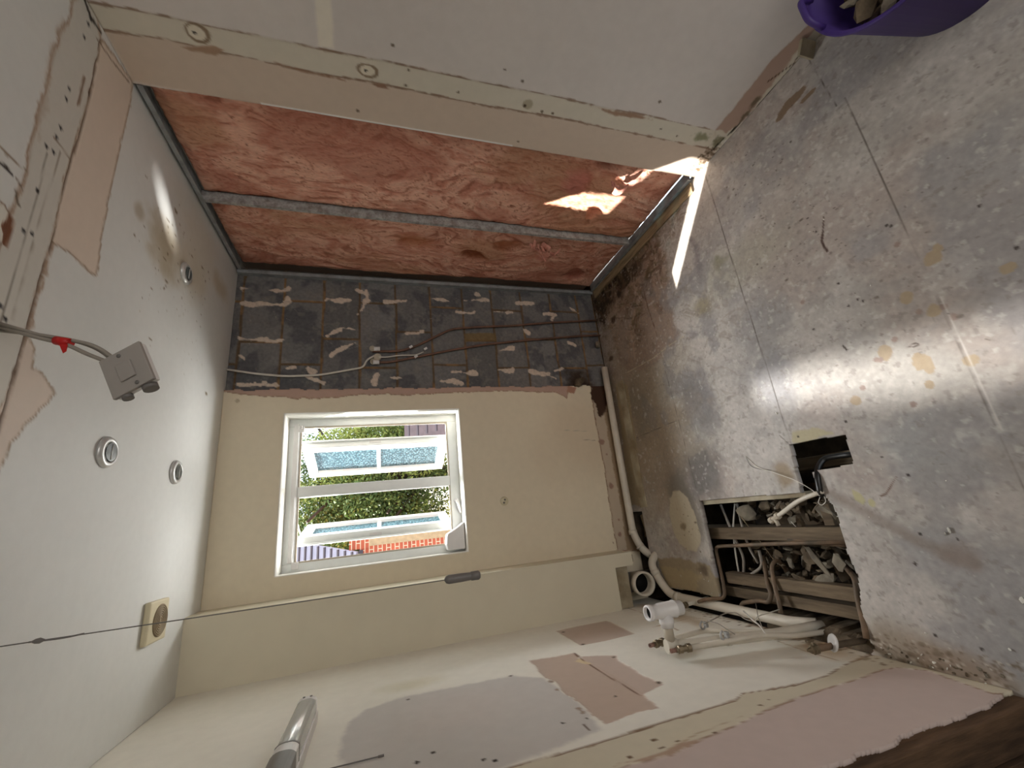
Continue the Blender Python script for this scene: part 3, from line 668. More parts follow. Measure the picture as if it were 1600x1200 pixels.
# door lining left bare where the board ends
jm = MB(); jm.box((WX - .095, -1.705, 0), (WX - .012, -1.654, 2.4)).build('trim_2', M['timber_z'], kind='structure', bevel=.003)
MB().box((WX - .125, -1.715, 0), (WX - .097, -1.60, 2.4)).build('trim_3', M['timber_z'], kind='structure', bevel=.002)

# ================================================================== pipe boxing in the far left corner
bx = thing('pipe_boxing', (-2.0, -.09, .29), 'tall cream boarded pipe boxing in the corner left of the window', 'boxing')
bx['kind'] = 'structure'; bx.name = 'trim_1'
MB().box((-1.872, -.176, .17), (-1.856, 0.0, 2.4)).build('side_board', M['box'] if 'box' in M else M['plainwall'], bx)
M['box'] = mat('cream_paint', (.83, .80, .715), rough=.7, n_amt=.04, n_scale=8, bump=.05, b_scale=150, spec=.2)
bx.children[0].data.materials[0] = M['box']
MB().box((WX, -.176, .29), (-1.872, -.163, 2.4)).box((-1.93, -.176, .17), (-1.872, -.163, .29)).build('front_board', M['box'], bx)
MB().box((-1.915, -.160, .155), (-1.874, -.12, .6)).box((WX + .002, -.160, .205), (-1.93, -.15, .30)).build('batten', M['timber_p'], bx)

# ================================================================== floor
def in_poly(u, v, poly): return sdpoly(u, v, poly)
big = [(-1.608, -.652), (-1.612, -1.232), (-1.530, -1.236), (-1.425, -1.246), (-1.427, -1.468), (-1.532, -1.462), (-1.540, -1.300), (-1.626, -1.318), (-1.668, -1.346), (-1.84, -1.340), (-1.905, -1.35), (-2.09, -1.31), (-2.13, -1.33), (-2.16, -1.30), (-2.16, -.62), (-2.075, -.636)]
gap = [(-2.075, -.16), (-2.06, -.4), (-2.075, -.66), (-2.2, -.66), (-2.2, .1), (-1.91, .1), (-1.91, -.155)]
slot = [(-1.64, .1), (-1.64, -.108), (-1.935, -.108), (-1.935, .1)]
def floor_holes(u, v):
    n1 = (fbm(u * 40, v * 40, 61, 3) - .5) * .012 * sstep(-1.22, -1.32, v) * sstep(-1.58, -1.66, u)
    n2 = (fbm(u * 30, v * 30, 13, 3) - .5) * .010
    return (sdpoly(u, v, big) + n1 > 0) | (sdpoly(u, v, gap) + n2 > 0) | (sdpoly(u, v, slot) > 0)
def paint_floor(P):
    U, V = P.U, P.V
    P.noise(.07, 2.2, 2.2, 3, 5, (1, 1, 1.1)); P.noise(.07, 9, 9, 29, 4); 
    n = fbm(U * 2.6, V * 2.6, 55, 5); P.mix(sstep(.50, .68, n), (.62, .565, .53), .55)
    n = fbm(U * 4, V * 3, 65, 5); P.mix(sstep(.54, .70, n), (.555, .545, .545), .6)
    n = fbm(U * 14, V * 14, 75, 5); P.mix(sstep(.60, .72, n), (.60, .58, .56), .4); P.mix(sstep(.40, .30, n), (.72, .70, .67), .4)
    # warm dusty zone by the window wall
    P.blob(-.95, -.30, .55, .40, (.56, .50, .42), soft=1.3, rag=.5, rs=6, amt=.75, world=True)
    P.blob(-1.35, -.35, .30, .30, (.55, .48, .40), soft=1.3, rag=.5, rs=6, amt=.6, world=True)
    P.blob(1090, 620, .16, .10, (.46, .44, .43), soft=1.2, rag=.6, rs=12, amt=.7); P.blob(1095, 740, .12, .14, (.40, .38, .36), soft=1.2, rag=.7, rs=10, amt=.7)
    P.blob(1000, 640, .2, .12, (.46, .42, .36), soft=1.2, rag=.7, rs=12, amt=.6)
    P.blob(1210, 600, .12, .10, (.50, .50, .52), soft=1.2, rag=.6, rs=12, amt=.5)
    P.blob(1180, 500, .22, .14, (.50, .49, .49), soft=1.2, rag=.7, rs=10, amt=.5)
    # damp stain in the shower corner
    P.patch([(935, 465), (950, 500), (968, 560), (985, 585), (1030, 560), (1062, 525), (1045, 470), (1040, 400), (1010, 360), (1000, 350)], (.56, .485, .425), rag=.04, soft=.03, amt=.9)
    P.patch([(940, 470), (958, 520), (972, 560), (990, 560), (1000, 500), (1000, 450), (975, 430)], (.63, .56, .50), rag=.03, soft=.015, amt=.7)
    P.blob(965, 440, .11, .14, (.30, .25, .20), soft=1.3, rag=.7, rs=12, amt=.85)
    P.patch([(925, 462), (955, 420), (985, 380), (1000, 385), (985, 440), (955, 480), (945, 510), (935, 500)], (.20, .155, .115), rag=.03, soft=.012, amt=.97)
    P.patch([(985, 395), (1003, 375), (1006, 330), (1018, 325), (1012, 380), (1000, 420), (985, 440), (970, 450)], (.24, .20, .155), rag=.03, soft=.02, amt=.9)
    P.blob(955, 432, .05, .09, (.14, .11, .08), soft=.8, rag=.7, rs=22, amt=.95)
    P.blob(992, 372, .035, .12, (.20, .17, .13), soft=.9, rag=.8, rs=20, amt=.9)
    P.blob(1018, 330, .06, .14, (.42, .38, .28), soft=1.2, rag=.8, rs=14, amt=.8)
    P.blob(1012, 432, .035, .03, (.26, .20, .16), soft=1, rag=.9, rs=40, amt=.85); P.blob(958, 500, .02, .03, (.24, .18, .14), soft=.8, rag=.8, rs=40, amt=.85)
    P.blob(955, 560, .02, .025, (.26, .20, .16), soft=.8, rag=.6, rs=40, amt=.8)
    P.blob(978, 480, .05, .025, (.42, .32, .26), soft=.2, rag=.4, rs=18, amt=.6); P.blob(1030, 480, .05, .025, (.46, .36, .30), soft=.2, rag=.5, rs=18, amt=.6)
    P.line([(990, 390), (1000, 430), (1012, 480), (1022, 510), (1030, 535)], (.40, .30, .24), wd=.004, rag=.006, vary=1); P.line([(975, 480), (985, 510), (992, 560)], (.66, .57, .50), wd=.006, rag=.006)
    P.patch([(1075, 370), (1090, 380), (1100, 440), (1092, 445), (1085, 400)], (.46, .44, .44), rag=.02, soft=.02, amt=.8)
    P.blob(1125, 412, .035, .04, (.42, .42, .33), soft=1.2, rag=.9, rs=25, amt=.75); P.blob(1100, 480, .05, .05, (.50, .46, .36), soft=1.4, rag=.7, rs=14, amt=.7)
    P.blob(1150, 420, .1, .25, (.62, .60, .54), soft=1.5, rag=.6, rs=8, amt=.6); P.blob(1040, 300, .06, .1, (.62, .55, .42), soft=1.2, rag=.7, rs=16, amt=.6)
    P.line([(980, 582), (1020, 560), (1045, 540), (1068, 526)], (.72, .67, .56), wd=.0025, rag=.001)
    # ragged filaments and mottling in the damp corner
    reg = sstep(.62, .25, np.sqrt((U * .9) ** 2 + ((V + .42) * .8) ** 2) + (fbm(U * 7, V * 7, 5, 4) - .5) * .5)
    wx = (fbm(U * 6, V * 6, 15, 3) - .5) * 6; rd = 1 - abs(2 * fbm(U * 16 + wx, V * 9 + wx, 35, 5) - 1)
    P.mix(reg * sstep(.86, .98, rd), (.26, .20, .15), .65)
    P.mix(reg * sstep(.50, .66, fbm(U * 26 + wx, V * 20, 45, 5)), (.40, .32, .25), .6)
    P.mix(reg * sstep(.54, .68, fbm(U * 12, V * 20 + wx, 49, 5)), (.66, .58, .50), .5)
    P.mix(reg * sstep(.58, .68, fbm(U * 34, V * 34, 59, 4)), (.36, .33, .22), .45)
    reg2 = sstep(.75, .35, np.sqrt((U + .75) ** 2 + ((V + .75) * 1.1) ** 2)); rd = 1 - abs(2 * fbm(U * 9 + wx * .4, V * 7 + wx * .4, 71, 5) - 1)
    P.mix(reg2 * sstep(.90, .99, rd), (.50, .46, .41), .4); P.mix(reg2 * sstep(.54, .66, fbm(U * 8, V * 8, 88, 5)), (.49, .48, .48), .5)
    P.noise(.05, 45, 45, 101, 3); P.noise(.05, 110, 110, 103, 2)
    P.mix(sstep(.68, .76, fbm(U * 60, V * 60, 107, 3)), (.50, .47, .44), .45); P.mix(sstep(.69, .77, fbm(U * 48, V * 48, 117, 3)), (.76, .74, .71), .5)
    # tan glue spots and smears
    TAN = (.63, .56, .46)
    for x, y, a, b in [(1237, 158, .020, .055), (1262, 150, .010, .030), (1222, 180, .012, .030), (1464, 389, .016, .012), (1455, 403, .022, .022), (1574, 419, .013, .016), (1460, 486, .020, .020), (1417, 465, .022, .018), (1383, 550, .022, .018), (1436, 567, .028, .02), (1450, 570, .03, .015), (1434, 558, .014, .016), (1516, 563, .015, .017), (1337, 627, .018, .018), (1452, 601, .012, .01)]:
        (u, v), = P.q((x, y)); P.blob(u, v, a, b, TAN if y > 300 else (.50, .42, .34), soft=.15, rag=.45, rs=30, world=True, seed=int(x) % 97, amt=.95)
    for x, y in [(1254, 472), (1348, 606), (1369, 562), (1376, 562), (1402, 382), (1427, 632), (1490, 495), (1474, 479), (1436, 487), (1398, 530)]: P.blob(x, y, .009, .009, (.58, .51, .47), soft=.3, rag=.3)
    P.patch([(1331, 765), (1345, 772), (1352, 782), (1350, 790), (1337, 780)], (.70, .67, .52), rag=.006); P.blob(1362, 786, .012, .01, (.70, .67, .52), rag=.3)
    P.patch([(1236, 694), (1238, 675), (1275, 668), (1300, 677), (1270, 690)], (.68, .64, .52), rag=.01, soft=.005); P.blob(1247, 682, .003, .003, (.1, .08, .06))
    P.blob(1225, 740, .05, .04, (.55, .48, .38), soft=1, rag=.5, rs=20, amt=.8)
    # old sticky oval and surroundings
    P.blob(1070, 800, .205, .115, (.42, .39, .35), soft=.6, rag=.3, rs=8, amt=.75)
    P.patch([(1052, 768), (1062, 767), (1075, 778), (1085, 800), (1093, 830), (1096, 850), (1088, 862), (1075, 860), (1062, 850), (1052, 830), (1046, 800), (1047, 778)], (.69, .64, .55), rag=.008, soft=.005)
    P.blob(1068, 823, .02, .02, (.50, .44, .35), soft=1, rag=.6, rs=40); P.specks(30, (-1.95, -1.6, -.6, -.45), (.3, .25, .2), .001, .003, .8, 12)
    P.patch([(1027, 872), (1060, 872), (1108, 884), (1120, 905), (1125, 940), (1090, 930), (1045, 918), (1036, 900)], (.58, .52, .42), rag=.01, soft=.006, amt=.9)
    P.patch([(1030, 885), (1070, 890), (1095, 900), (1085, 925), (1045, 915)], (.66, .59, .46), rag=.02, soft=.01, amt=.8); P.blob(1100, 890, .03, .04, (.35, .29, .22), soft=1, rag=.7, rs=30, amt=.8)
    P.patch([(962, 600), (980, 600), (1010, 790), (985, 790)], (.60, .53, .40), rag=.01, soft=.006, amt=.7)
    # board joints
    g = (fbm(U * 12, V * 12, 41, 3) - .5)
    J = [[(0, -1.232), (-.5, -1.236), (-1.0, -1.246), (-1.43, -1.252), (-1.50, -1.25)], [(-.30, -1.85), (-1.0, -1.854), (-1.65, -1.853), (-2.15, -1.86)], [(-.88, -.615), (-1.19, -.632), (-1.61, -.65)], [(-1.17, -.632), (-1.185, -.2)], [(-.02, -1.80), (-.30, -1.82)], [(-1.38, -1.213), (-1.43, -1.25)]]
    for k, ln in enumerate(J): P.line(ln, (.27, .24, .21), wd=(.0012, .0012, .0006, .0005, .0005, .0008)[k], rag=.0012, soft=.0019, amt=.85, dh=-.0012, world=True, vary=.8)
    P.line([(-1.1, -1.862), (-1.5, -1.861)], (.80, .77, .74), wd=.0018, soft=.002, amt=.6, world=True)
    # dark fanned smear from the cut-out
    sm = P.q((1300, 772), (1360, 805), (1420, 838), (1470, 862), (1520, 880)); d = sdline(U, V, sm); 
    P.mix(sstep(.035, .002, d) * (.7 + fbm(U * 30, V * 30, 7, 3) * .5), (.50, .45, .41), .6)
    P.blob(1490, 865, .035, .05, (.52, .46, .42), soft=1.3, rag=.7, rs=20, amt=.5)
    # tooth marks, splashes, scratches, screw heads
    P.specks(150, (-2.1, -.05, -2.3, -.2), (.34, .31, .28), .0012, .0026, .6, 21)
    P.specks(170, (-2.1, -.05, -2.3, -.2), (.80, .79, .77), .0012, .0028, .6, 22)
    P.specks(90, (-.8, -.1, -1.7, -1.3), (.28, .24, .21), .0012, .0028, .8, 23); P.specks(60, (-1.2, -.6, -2.0, -1.5), (.36, .32, .29), .0015, .003, .6, 24)
    P.line([(1287, 338), (1286, 360), (1284, 378), (1292, 392)], (.30, .23, .2), wd=.004, rag=.005, vary=1); P.line([(1317, 540), (1323, 547)], (.2, .16, .13), wd=.0025)
    P.line([(1420, 542), (1430, 536), (1436, 538), (1426, 543)], (.35, .30, .27), wd=.0015); P.line([(1400, 745), (1395, 755), (1384, 772), (1377, 775)], (.42, .33, .28), wd=.002, rag=.003)
    P.line([(1541, 530), (1545, 532), (1552, 531)], (.42, .38, .35), wd=.0012)
    for x, y in [(1348, 470), (1340, 468), (1321, 659), (1378, 714), (1438, 834), (1430, 881), (1497, 843), (1326, 478), (1275, 362), (1262, 341), (1385, 352), (1393, 353), (1271, 514), (1588, 387), (1530, 322), (1461, 993), (1533, 1014), (1310, 443), (1419, 742)]: P.blob(x, y, .0045, .004, (.26, .23, .21), rag=.5, soft=.5, rs=60)
    P.patch([(1060, 700), (1100, 690), (1108, 700), (1080, 712)], (.62, .58, .52), rag=.02, soft=.01, amt=.5)
    # crumbs along the left wall
    P.blob(1400, 1010, .06, .10, (.58, .52, .45), soft=1.2, rag=.5, rs=14, amt=.7); P.blob(1500, 1050, .05, .12, (.56, .49, .42), soft=1.4, rag=.6, rs=14, amt=.8)
    P.specks(150, (-2.15, -2.08, -1.72, -1.33), (.42, .36, .29), .0015, .004, .7, 31); P.specks(40, (-2.15, -2.08, -1.72, -1.33), (.80, .76, .70), .0015, .0035, .8, 32)
ys = np.concatenate([axis_lines(-4.8, -2.45, .2)[:-1], axis_lines(-2.45, .02, .0045)])
floor = panel('floor', axis_lines(WX - .02, .02, .0045), ys, 2, 0.0, 0, 1, 1, (.68, .655, .625), paint_floor, M['floor'], holes=floor_holes, thick=.020)

# void below the boards
MB().box((-2.5, -2.0, -.40), (.1, .16, -.26)).build('floor_void_base', M['dirt'], kind='structure')
MB().box((WX - .12, -2.0, -.30), (WX - .0135, .15, -.001)).build('wall_left_footing', M['dirt'], kind='structure')
MB().box((-2.3, .002, -.30), (.1, .149, -.0015)).build('wall_back_footing', M['dirt'], kind='structure')
vs = []; fs = []; nL = 60
for i in range(nL + 1):
    Y = -1.34 + .46 * i / nL; h_ = [float(fbm(np.array([Y * 40. + k]), np.array([k * 3.]), 6, 3)[0]) for k in range(3)]
    vs += [(WX - .01, Y, -.006), (WX + .02 + .02 * h_[0], Y, -.010 - .01 * h_[1]), (WX + .030 + .03 * h_[1], Y, -.030 - .02 * h_[2]), (WX + .035 + .03 * h_[1], Y, -.2)]
for i in range(nL):
    for j in range(3): a_ = i * 4 + j; fs.append((a_, a_ + 1, a_ + 5, a_ + 4))
LEDGE = (vs, fs)

# hall beyond the door lining and the unseen rest of the flat
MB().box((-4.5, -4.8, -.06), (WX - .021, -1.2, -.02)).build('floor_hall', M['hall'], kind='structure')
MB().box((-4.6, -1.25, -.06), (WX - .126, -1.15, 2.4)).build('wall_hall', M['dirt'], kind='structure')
MB().box((-4.7, -4.8, -.06), (-4.6, -1.15, 2.4)).build('wall_hall_side', M['plainwall'], kind='structure')
MB().box((-4.7, -4.8, 2.4), (WX - .15, -1.15, 2.45)).build('ceiling_hall', M['plainwall'], kind='structure')
MB().box((-4.7, -4.9, -.06), (.1, -4.8, 2.45)).build('wall_front', M['plainwall'], kind='structure')
MB().box((WX - .11, -4.8, 0), (WX, -2.75, 2.4)).build('wall_left_near', M['plainwall'], kind='structure')

# ================================================================== window
win = thing('window_1', (-1.327, .15, 1.6), 'white plastic window with two sashes swung open outwards', 'window'); win['kind'] = 'structure'
fx0, fx1, fz0, fz1 = x0, x1, z0, z1; ix0, ix1, iz0, iz1 = -1.706, -.950, 1.166, 2.034
F = MB(); YA, YB = .150, .215
F.box((fx0 - .01, YA, fz0 - .01), (ix0, YB, fz1 + .01)).box((ix1, YA, fz0 - .01), (fx1 + .01, YB, fz1 + .01)).box((ix0, YA, fz0 - .01), (ix1, YB, iz0)).box((ix0, YA, iz1), (ix1, YB, fz1 + .01))
F.build('frame', M['upvc'], win, bevel=.004)
MB().box((ix0, YA + .003, iz0), (ix0 + .008, YA + .02, iz1)).box((ix1 - .008, YA + .003, iz0), (ix1, YA + .02, iz1)).box((ix0 + .008, YA + .003, iz0), (ix1 - .008, YA + .02, iz0 + .008)).box((ix0 + .008, YA + .003, iz1 - .008), (ix1 - .008, YA + .02, iz1)).build('gasket', M['grey_pl'], win)
MB().box((-1.359, YA, iz0), (-1.299, YB, iz1)).build('mullion', M['upvc'], win, bevel=.004)
MB().box((fx0 - .01, YB, fz0 - .03), (fx1 + .01, YB + .05, fz0)).build('outer_sill', M['upvc'], win)
# trickle vent along the head, handle covers
MB().box((-1.70, YA - .012, 2.040), (-.935, YA, 2.066)).box((-1.70, YA - .018, 2.044), (-1.33, YA - .012, 2.061)).build('trickle_vent', M['white_pl'], win, bevel=.002)
MB().box((-.985, YA - .020, 2.010), (-.950, YA, 2.045)).box((-.965, YA - .03, 2.02), (-.948, YA - .015, 2.035)).build('vent_end_cap', M['white_pl'], win, bevel=.003)
MB().box((-1.735, YA - .020, 2.010), (-1.700, YA, 2.045)).build('vent_end_cap', M['white_pl'], win, bevel=.003)
# window fastener block standing on the sill at the left
fb = MB().prism([(-1.735, .055, 1.112), (-1.735, .055, 1.215), (-1.700, .055, 1.222), (-1.645, .055, 1.215), (-1.612, .055, 1.150), (-1.585, .055, 1.112)], (0, .085, 0))
fb.build('alarm_contact_cover', M['white_pl'], win, bevel=.006)
fh = MB().lathe([(.013, 0), (.013, .008), (.006, .012)], (-1.455, .15, 1.135), (0, -1, 0), 20); fh.tube([(-1.455, .135, 1.135), (-1.48, .125, 1.128), (-1.53, .125, 1.116)], .008, 10, .02); fh.build('handle', M['white_pl'], win)

def sash(hinge, tip, side, label):
    """an opened casement: hinge and tip are (x, y) of its inner face"""
    h = Vector((hinge[0], hinge[1], 0)); t = Vector((tip[0], tip[1], 0)); u = (t - h); L = u.length; u.normalize()
    n = Vector((u.y, -u.x, 0)) * side      # towards its inner face
    T = .052; za, zb = 1.152, 2.036
    def bar(mb, a, b, c, d, t0=0, t1=T): # a..b along u, c..d height
        ce = h + u * ((a + b) / 2) + Vector((0, 0, (c + d) / 2)) - n * ((t0 + t1) / 2)
        mb.obox(ce, u * ((b - a) / 2), Vector((0, 0, (d - c) / 2)), n * ((t1 - t0) / 2))
    W = .056
    root = win
    mb = MB(); bar(mb, 0, W, za, zb); bar(mb, L - W, L, za, zb); bar(mb, W, L - W, za, za + W); bar(mb, W, L - W, zb - W, zb)
    bar(mb, -.012, 0, za - .012, zb + .012, T - .016, T - .004); bar(mb, L, L + .012, za - .012, zb + .012, T - .016, T - .004)
    s = mb.build('sash', M['upvc'], root, bevel=.003, label=label)
    g = MB(); bar(g, W - .004, L - W + .004, za + W - .004, zb - W + .004, .020, .030); g.build('pane', M['glass'], s)
    g = MB(); zm = (za + zb) / 2; bar(g, W, L - W, zm - .012, zm + .012, .012, .036); g.build('glazing_bar', M['upvc'], s)
    g = MB(); c = h - u * .001 + Vector((0, 0, zm + .02)) - n * .026; g.obox(c, u * .002, (0, 0, .035), n * .008); g.build('catch_plate', M['white_pl'], s)
    g = MB(); g.tube([h + u * .0 + Vector((0, 0, zb + .004)) - n * .02, Vector((h.x + (-.06 if side < 0 else .05), .225, zb + .004))], .005, 8); g.tube([h + u * .08 + Vector((0, 0, zb - .002)) + n * .0, Vector((h.x + (.07 if side > 0 else -.06), .222, zb))], .004, 8)
    g.build('friction_stay', M['chrome'], s)
    return s
sash((-1.066, .232), (-1.200, .590), -1, 'right-hand opened sash, sunlit inner face')
sash((-1.574, .232), (-1.500, .560), 1, 'left-hand opened sash, shaded inner face')

# ================================================================== things on the ceiling
def downlight(x, y, label):
    t = thing('downlight', (x, y, H), label, 'downlight', 'recessed ceiling downlights')
    MB().lathe([(.030, -.004), (.030, .010), (.034, .015), (.044, .013), (.049, .006), (.049, -.001)], (x, y, H), (0, 0, -1), 40).build('bezel', M['chrome'], t)
    MB().lathe([(.0, .012), (.026, .013), (.0285, .0155)], (x, y, H - .0005), (0, 0, -1), 32).build('lens', M['lens'], t)
    MB().cyl((x - .024, y, H - .0165), (x + .024, y, H - .0165), .0018, 8).build('cross_bar', M['chrome'], t)
downlight(-1.262, -.932, 'nearest and largest of the round white ceiling downlights')
downlight(-.413, -.608, 'round ceiling downlight among the brown damp specks')
downlight(-1.264, -.449, 'round ceiling downlight nearest the window wall')
fn = thing('extractor_fan', (-1.82, -.47, H), 'square cream ceiling vent with round brown grille beyond the pull cord', 'fan')
MB().prism([(-1.888, -.545, H), (-1.745, -.545, H), (-1.745, -.398, H), (-1.888, -.398, H)], (0, 0, -.022)).build('housing', M['fan'], fn, bevel=.006)
g = MB()
for k in range(7): g.lathe([(.008 + k * .007, 0), (.008 + k * .007, .004), (.011 + k * .007, .004), (.011 + k * .007, 0)], (-1.817, -.462, H - .0215), (0, 0, -1), 40)
g.build('grille', M['fan_d'], fn); MB().lathe([(.056, 0), (.056, .002), (.0, .0021)], (-1.817, -.462, H - .0215), (0, 0, -1), 40).build('grille_disc', M['fan_d'], fn)

# pull cord
pc = thing('pull_cord', (-1.733, -1.25, 1.30), 'long ceiling pull cord with a grey handle hanging beside the boxing', 'pull cord')
MB().tube([(-1.733, -1.25, 2.4), (-1.733, -1.25, 2.30), (-1.7335, -1.251, 1.9), (-1.733, -1.25, 1.405)], .0013, 8).build('cord', M['handle'], pc)
MB().tube([(-1.733, -1.25, 2.31), (-1.735, -1.2505, 2.25), (-1.732, -1.25, 2.215)], .0018, 8).lathe([(.002, 0), (.005, .006), (.006, .014), (.002, .022)], (-1.733, -1.25, 2.305), (0, 0, -1), 10).build('knot', M['handle'], pc)
MB().lathe([(.003, 0), (.009, .004), (.012, .012), (.0115, .05), (.0105, .075), (.0105, .0755), (.012, .076), (.0125, .097), (.009, .102)], (-1.733, -1.25, 1.412), (0, 0, -1), 24).build('handle', M['handle'], pc)

# hanging switch on its cables
def ray(px, py, t):
    return Vector(CAM + (RM.T @ np.array([(px - 800) / FPX, (py - 600) / FPX, 1.0])) * t)
S0 = ray(143, 571, .870); S1 = ray(205, 538, .878); S2 = ray(251, 585, .862); S3 = ray(187, 619, .855)
sw = thing('hanging_switch', ray(197, 578, .866), 'grey-white light switch hanging loose from taped cables below the ceiling', 'light switch')
e1 = (S1 - S0 + S2 - S3) / 4; e2 = (S3 - S0 + S2 - S1) / 4; ctr = (S0 + S1 + S2 + S3) / 4
e2 = (e2 - e1 * (e1.dot(e2) / e1.length_squared)); nn = e1.cross(e2).normalized()
if nn.dot(Vector(CAM) - ctr) < 0: nn = -nn
MB().obox(ctr - nn * .004, e1, e2, nn * .004).build('face_plate', M['switch_pl'], sw, bevel=.0015)
MB().obox(ctr - nn * .014, e1 * .96, e2 * .96, nn * .0060).build('back_box', M['white_pl'], sw, bevel=.001)
MB().obox(ctr + nn * .0015 + e1 * .02 + e2 * .05, e1 * .36, e2 * .42, nn * .0028).build('rocker', M['switch_pl'], sw, bevel=.0015)
for a, b in ((-.18, -.78), (.15, .80)):
    MB().lathe([(.0042, 0), (.0042, .0012), (.0, .0013)], ctr + e1 * (a + .12) + e2 * b, nn, 16).build('screw', M['handle'], sw)
MB().lathe([(.010, 0), (.010, .014)], ctr - nn * .012 - e1 * .55 + e2 * .85, e2.normalized(), 16).lathe([(.014, 0), (.014, .012)], ctr - nn * .018 + e1 * .45 + e2 * .93, e2.normalized(), 16).build('knockout_lug', M['handle'], sw)
for k, (q, tt_) in enumerate([([(0, 513), (60, 523), (110, 531), (150, 540), (180, 560)], .892), ([(0, 520), (60, 528), (105, 538), (135, 553), (165, 572)], .885), ([(0, 517), (70, 526), (125, 534), (158, 547), (176, 560)], .898)]):
    P_ = [ray(x, y, tt_ + .0) for x, y in q]
    top = Vector((-1.062 + .006 * k, -1.392 - .01 * k, 2.401)); P_[-1] = ctr - nn * .014 - e1 * .3 - e2 * (.55 - .35 * k * .5)
    MB().tube([top] + P_[1:], .0042, 10, .05, 6).build('cable', M['cable'], sw)
MB().tube([ray(88, 532, .888), ray(110, 536, .888)], .0095, 14).prism([ray(93, 538, .880), ray(106, 538, .880), ray(104, 549, .880), ray(99, 552, .880)], nn * .001).build('tape', M['red'], sw)

# strip light on the left wall
sl = thing('strip_light', (-2.12, -1.0, 1.81), 'white wall strip light with glossy diffuser high on the left wall', 'wall light')
M['gloss'] = mat('glossy_diffuser', (.70, .71, .70), rough=.07, n_amt=.03, spec=.8)
MB().box((WX, -1.42, 1.783), (-2.118, -.786, 1.845)).build('base', M['white_pl'], sl, bevel=.003)
def lens_profile(gx, gz):
    r_ = []
    for k in range(11):
        t = -1 + 2 * k / 10; r_.append((-2.072 + gx - .010 * abs(t) ** 3 , 1.814 + (.027 + gz) * t))
    return [(-2.118, 1.814 - .027 - gz)] + r_ + [(-2.118, 1.814 + .027 + gz)]
MB().prism([(x, -.815, z) for x, z in lens_profile(0, 0)], (0, -.300, 0)).build('diffuser', M['gloss'], sl, bevel=.0015)
MB().prism([(x, -.792, z) for x, z in lens_profile(.001, .001)], (0, -.023, 0)).build('end_cap', M['white_pl'], sl, bevel=.0015)
MB().prism([(x, -1.115, z) for x, z in lens_profile(.002, .002)], (0, -.007, 0)).build('collar', M['handle'], sl)
MB().prism([(x, -1.122, z) for x, z in lens_profile(.001, .001)], (0, -.045, 0)).build('socket_cover', M['white_pl'], sl)
MB().prism([(x, -1.167, z) for x, z in lens_profile(.002, .002)], (0, -.25, 0)).build('lower_end_cap', M['handle'], sl)
for z in (1.803, 1.824): MB().cyl((-2.0705, -.803, z), (-2.069, -.803, z), .004, 12).build('screw', M['handle'], sl)
a, b = Vector(at(600, 1180, 0, WX + .003)), Vector(at(520, 1200, 0, WX + .003))
o = MB().tube([b + (b - a) * .6, b, a.lerp(b, .4), a], .0018, 8).tube([a, a.lerp(b, .12)], .003, 8).build('thin_wire', M['handle']); tag(o, 'short thin dark wire lying on the left wall beside the strip light', 'wire')

# round water outlet on the far wall
c = at(788, 783, 1, 0)
wo = thing('wall_outlet', tuple(c), 'small round filled pipe outlet on the cream wall below the window', 'outlet')
MB().lathe([(.0, .004), (.020, .004), (.024, .002), (.026, 0)][::-1], tuple(c), (0, -1, 0), 28).build('plug', M['fan'], wo)
for dx, dz in ((-.009, .004), (.008, -.003)): MB().lathe([(.006, 0), (.006, .002), (.0, .0021)], (c[0] + dx, -.0035, c[2] + dz), (0, -1, 0), 14).build('hole', M['handle'], wo)

# ================================================================== pipes on the blockwork
def wallpipe(name, q, y, r, mt, label, cat='pipe', bend=.05):
    o = MB().tube([Vector(at(x, yy, 1, y)) for x, yy in q], r, 12, bend).build(name, mt); return tag(o, label, cat)
wallpipe('copper_pipe', [(582, 549), (625, 549), (650, 541), (705, 514), (745, 511), (800, 509), (860, 504), (905, 502), (942, 500)], .006, .0075, M['copper'], 'upper dark copper pipe bending across the bare blockwork')
wallpipe('copper_pipe', [(584, 566), (610, 566), (660, 556), (705, 547), (760, 538), (830, 531), (905, 525), (940, 524)], .006, .0075, M['copper'], 'lower dark copper pipe crossing the bare blockwork')
wallpipe('white_cable', [(352, 577), (400, 584), (445, 588), (500, 586), (545, 578), (568, 574), (573, 562), (585, 556)], .004, .006, M['cable_w'], 'white cable curving over the blockwork up to the ceiling', 'cable')
wallpipe('white_cable', [(592, 558), (605, 558), (625, 555), (650, 555), (662, 550)], .000, .004, M['cable_w'], 'short white tail of cable beside the capped shower pipes', 'cable')
vb = thing('shower_valve_stub', tuple(at(583, 558, 1, 0)), 'pair of white capped shower pipe ends joined on the blockwork', 'pipe fitting')
for q in ((582, 545), (583, 565)):
    p = Vector(at(*q, 1, .004)); MB().lathe([(.016, 0), (.018, .006), (.018, .02), (.0125, .021), (.0125, .012), (0, .012)], p + Vector((0, .012, 0)), (0, -1, 0), 20).build('socket', M['grey_pl'], vb)
for q in ((588, 545), (587, 566)):
    p = Vector(at(*q, 1, -.004)); MB().cyl(p + Vector((0, 0, .015)), p + Vector((0, 0, -.022)), .013, 18).build('cap', M['white_pl'], vb)
p = Vector(at(590, 558, 1, .006)); MB().cyl(p + Vector((0, .01, 0)), p + Vector((0, -.008, 0)), .022, 22).build('back_plate', M['grey_pl'], vb)
for i, q in enumerate([(642, 542), (650, 557), (665, 545)]):
    p = Vector(at(*q, 1, -.002)); o = MB().obox(p, (.006, 0, .004), (0, .006, 0), (-.006, 0, .009)).build('pipe_clip', M['white_pl'], bevel=.001)
    tag(o, ('white clip on the upper copper pipe', 'white clip holding the short cable tail', 'white clip at the tip of the cable tail')[i], 'clip', 'white pipe clips on the blockwork')

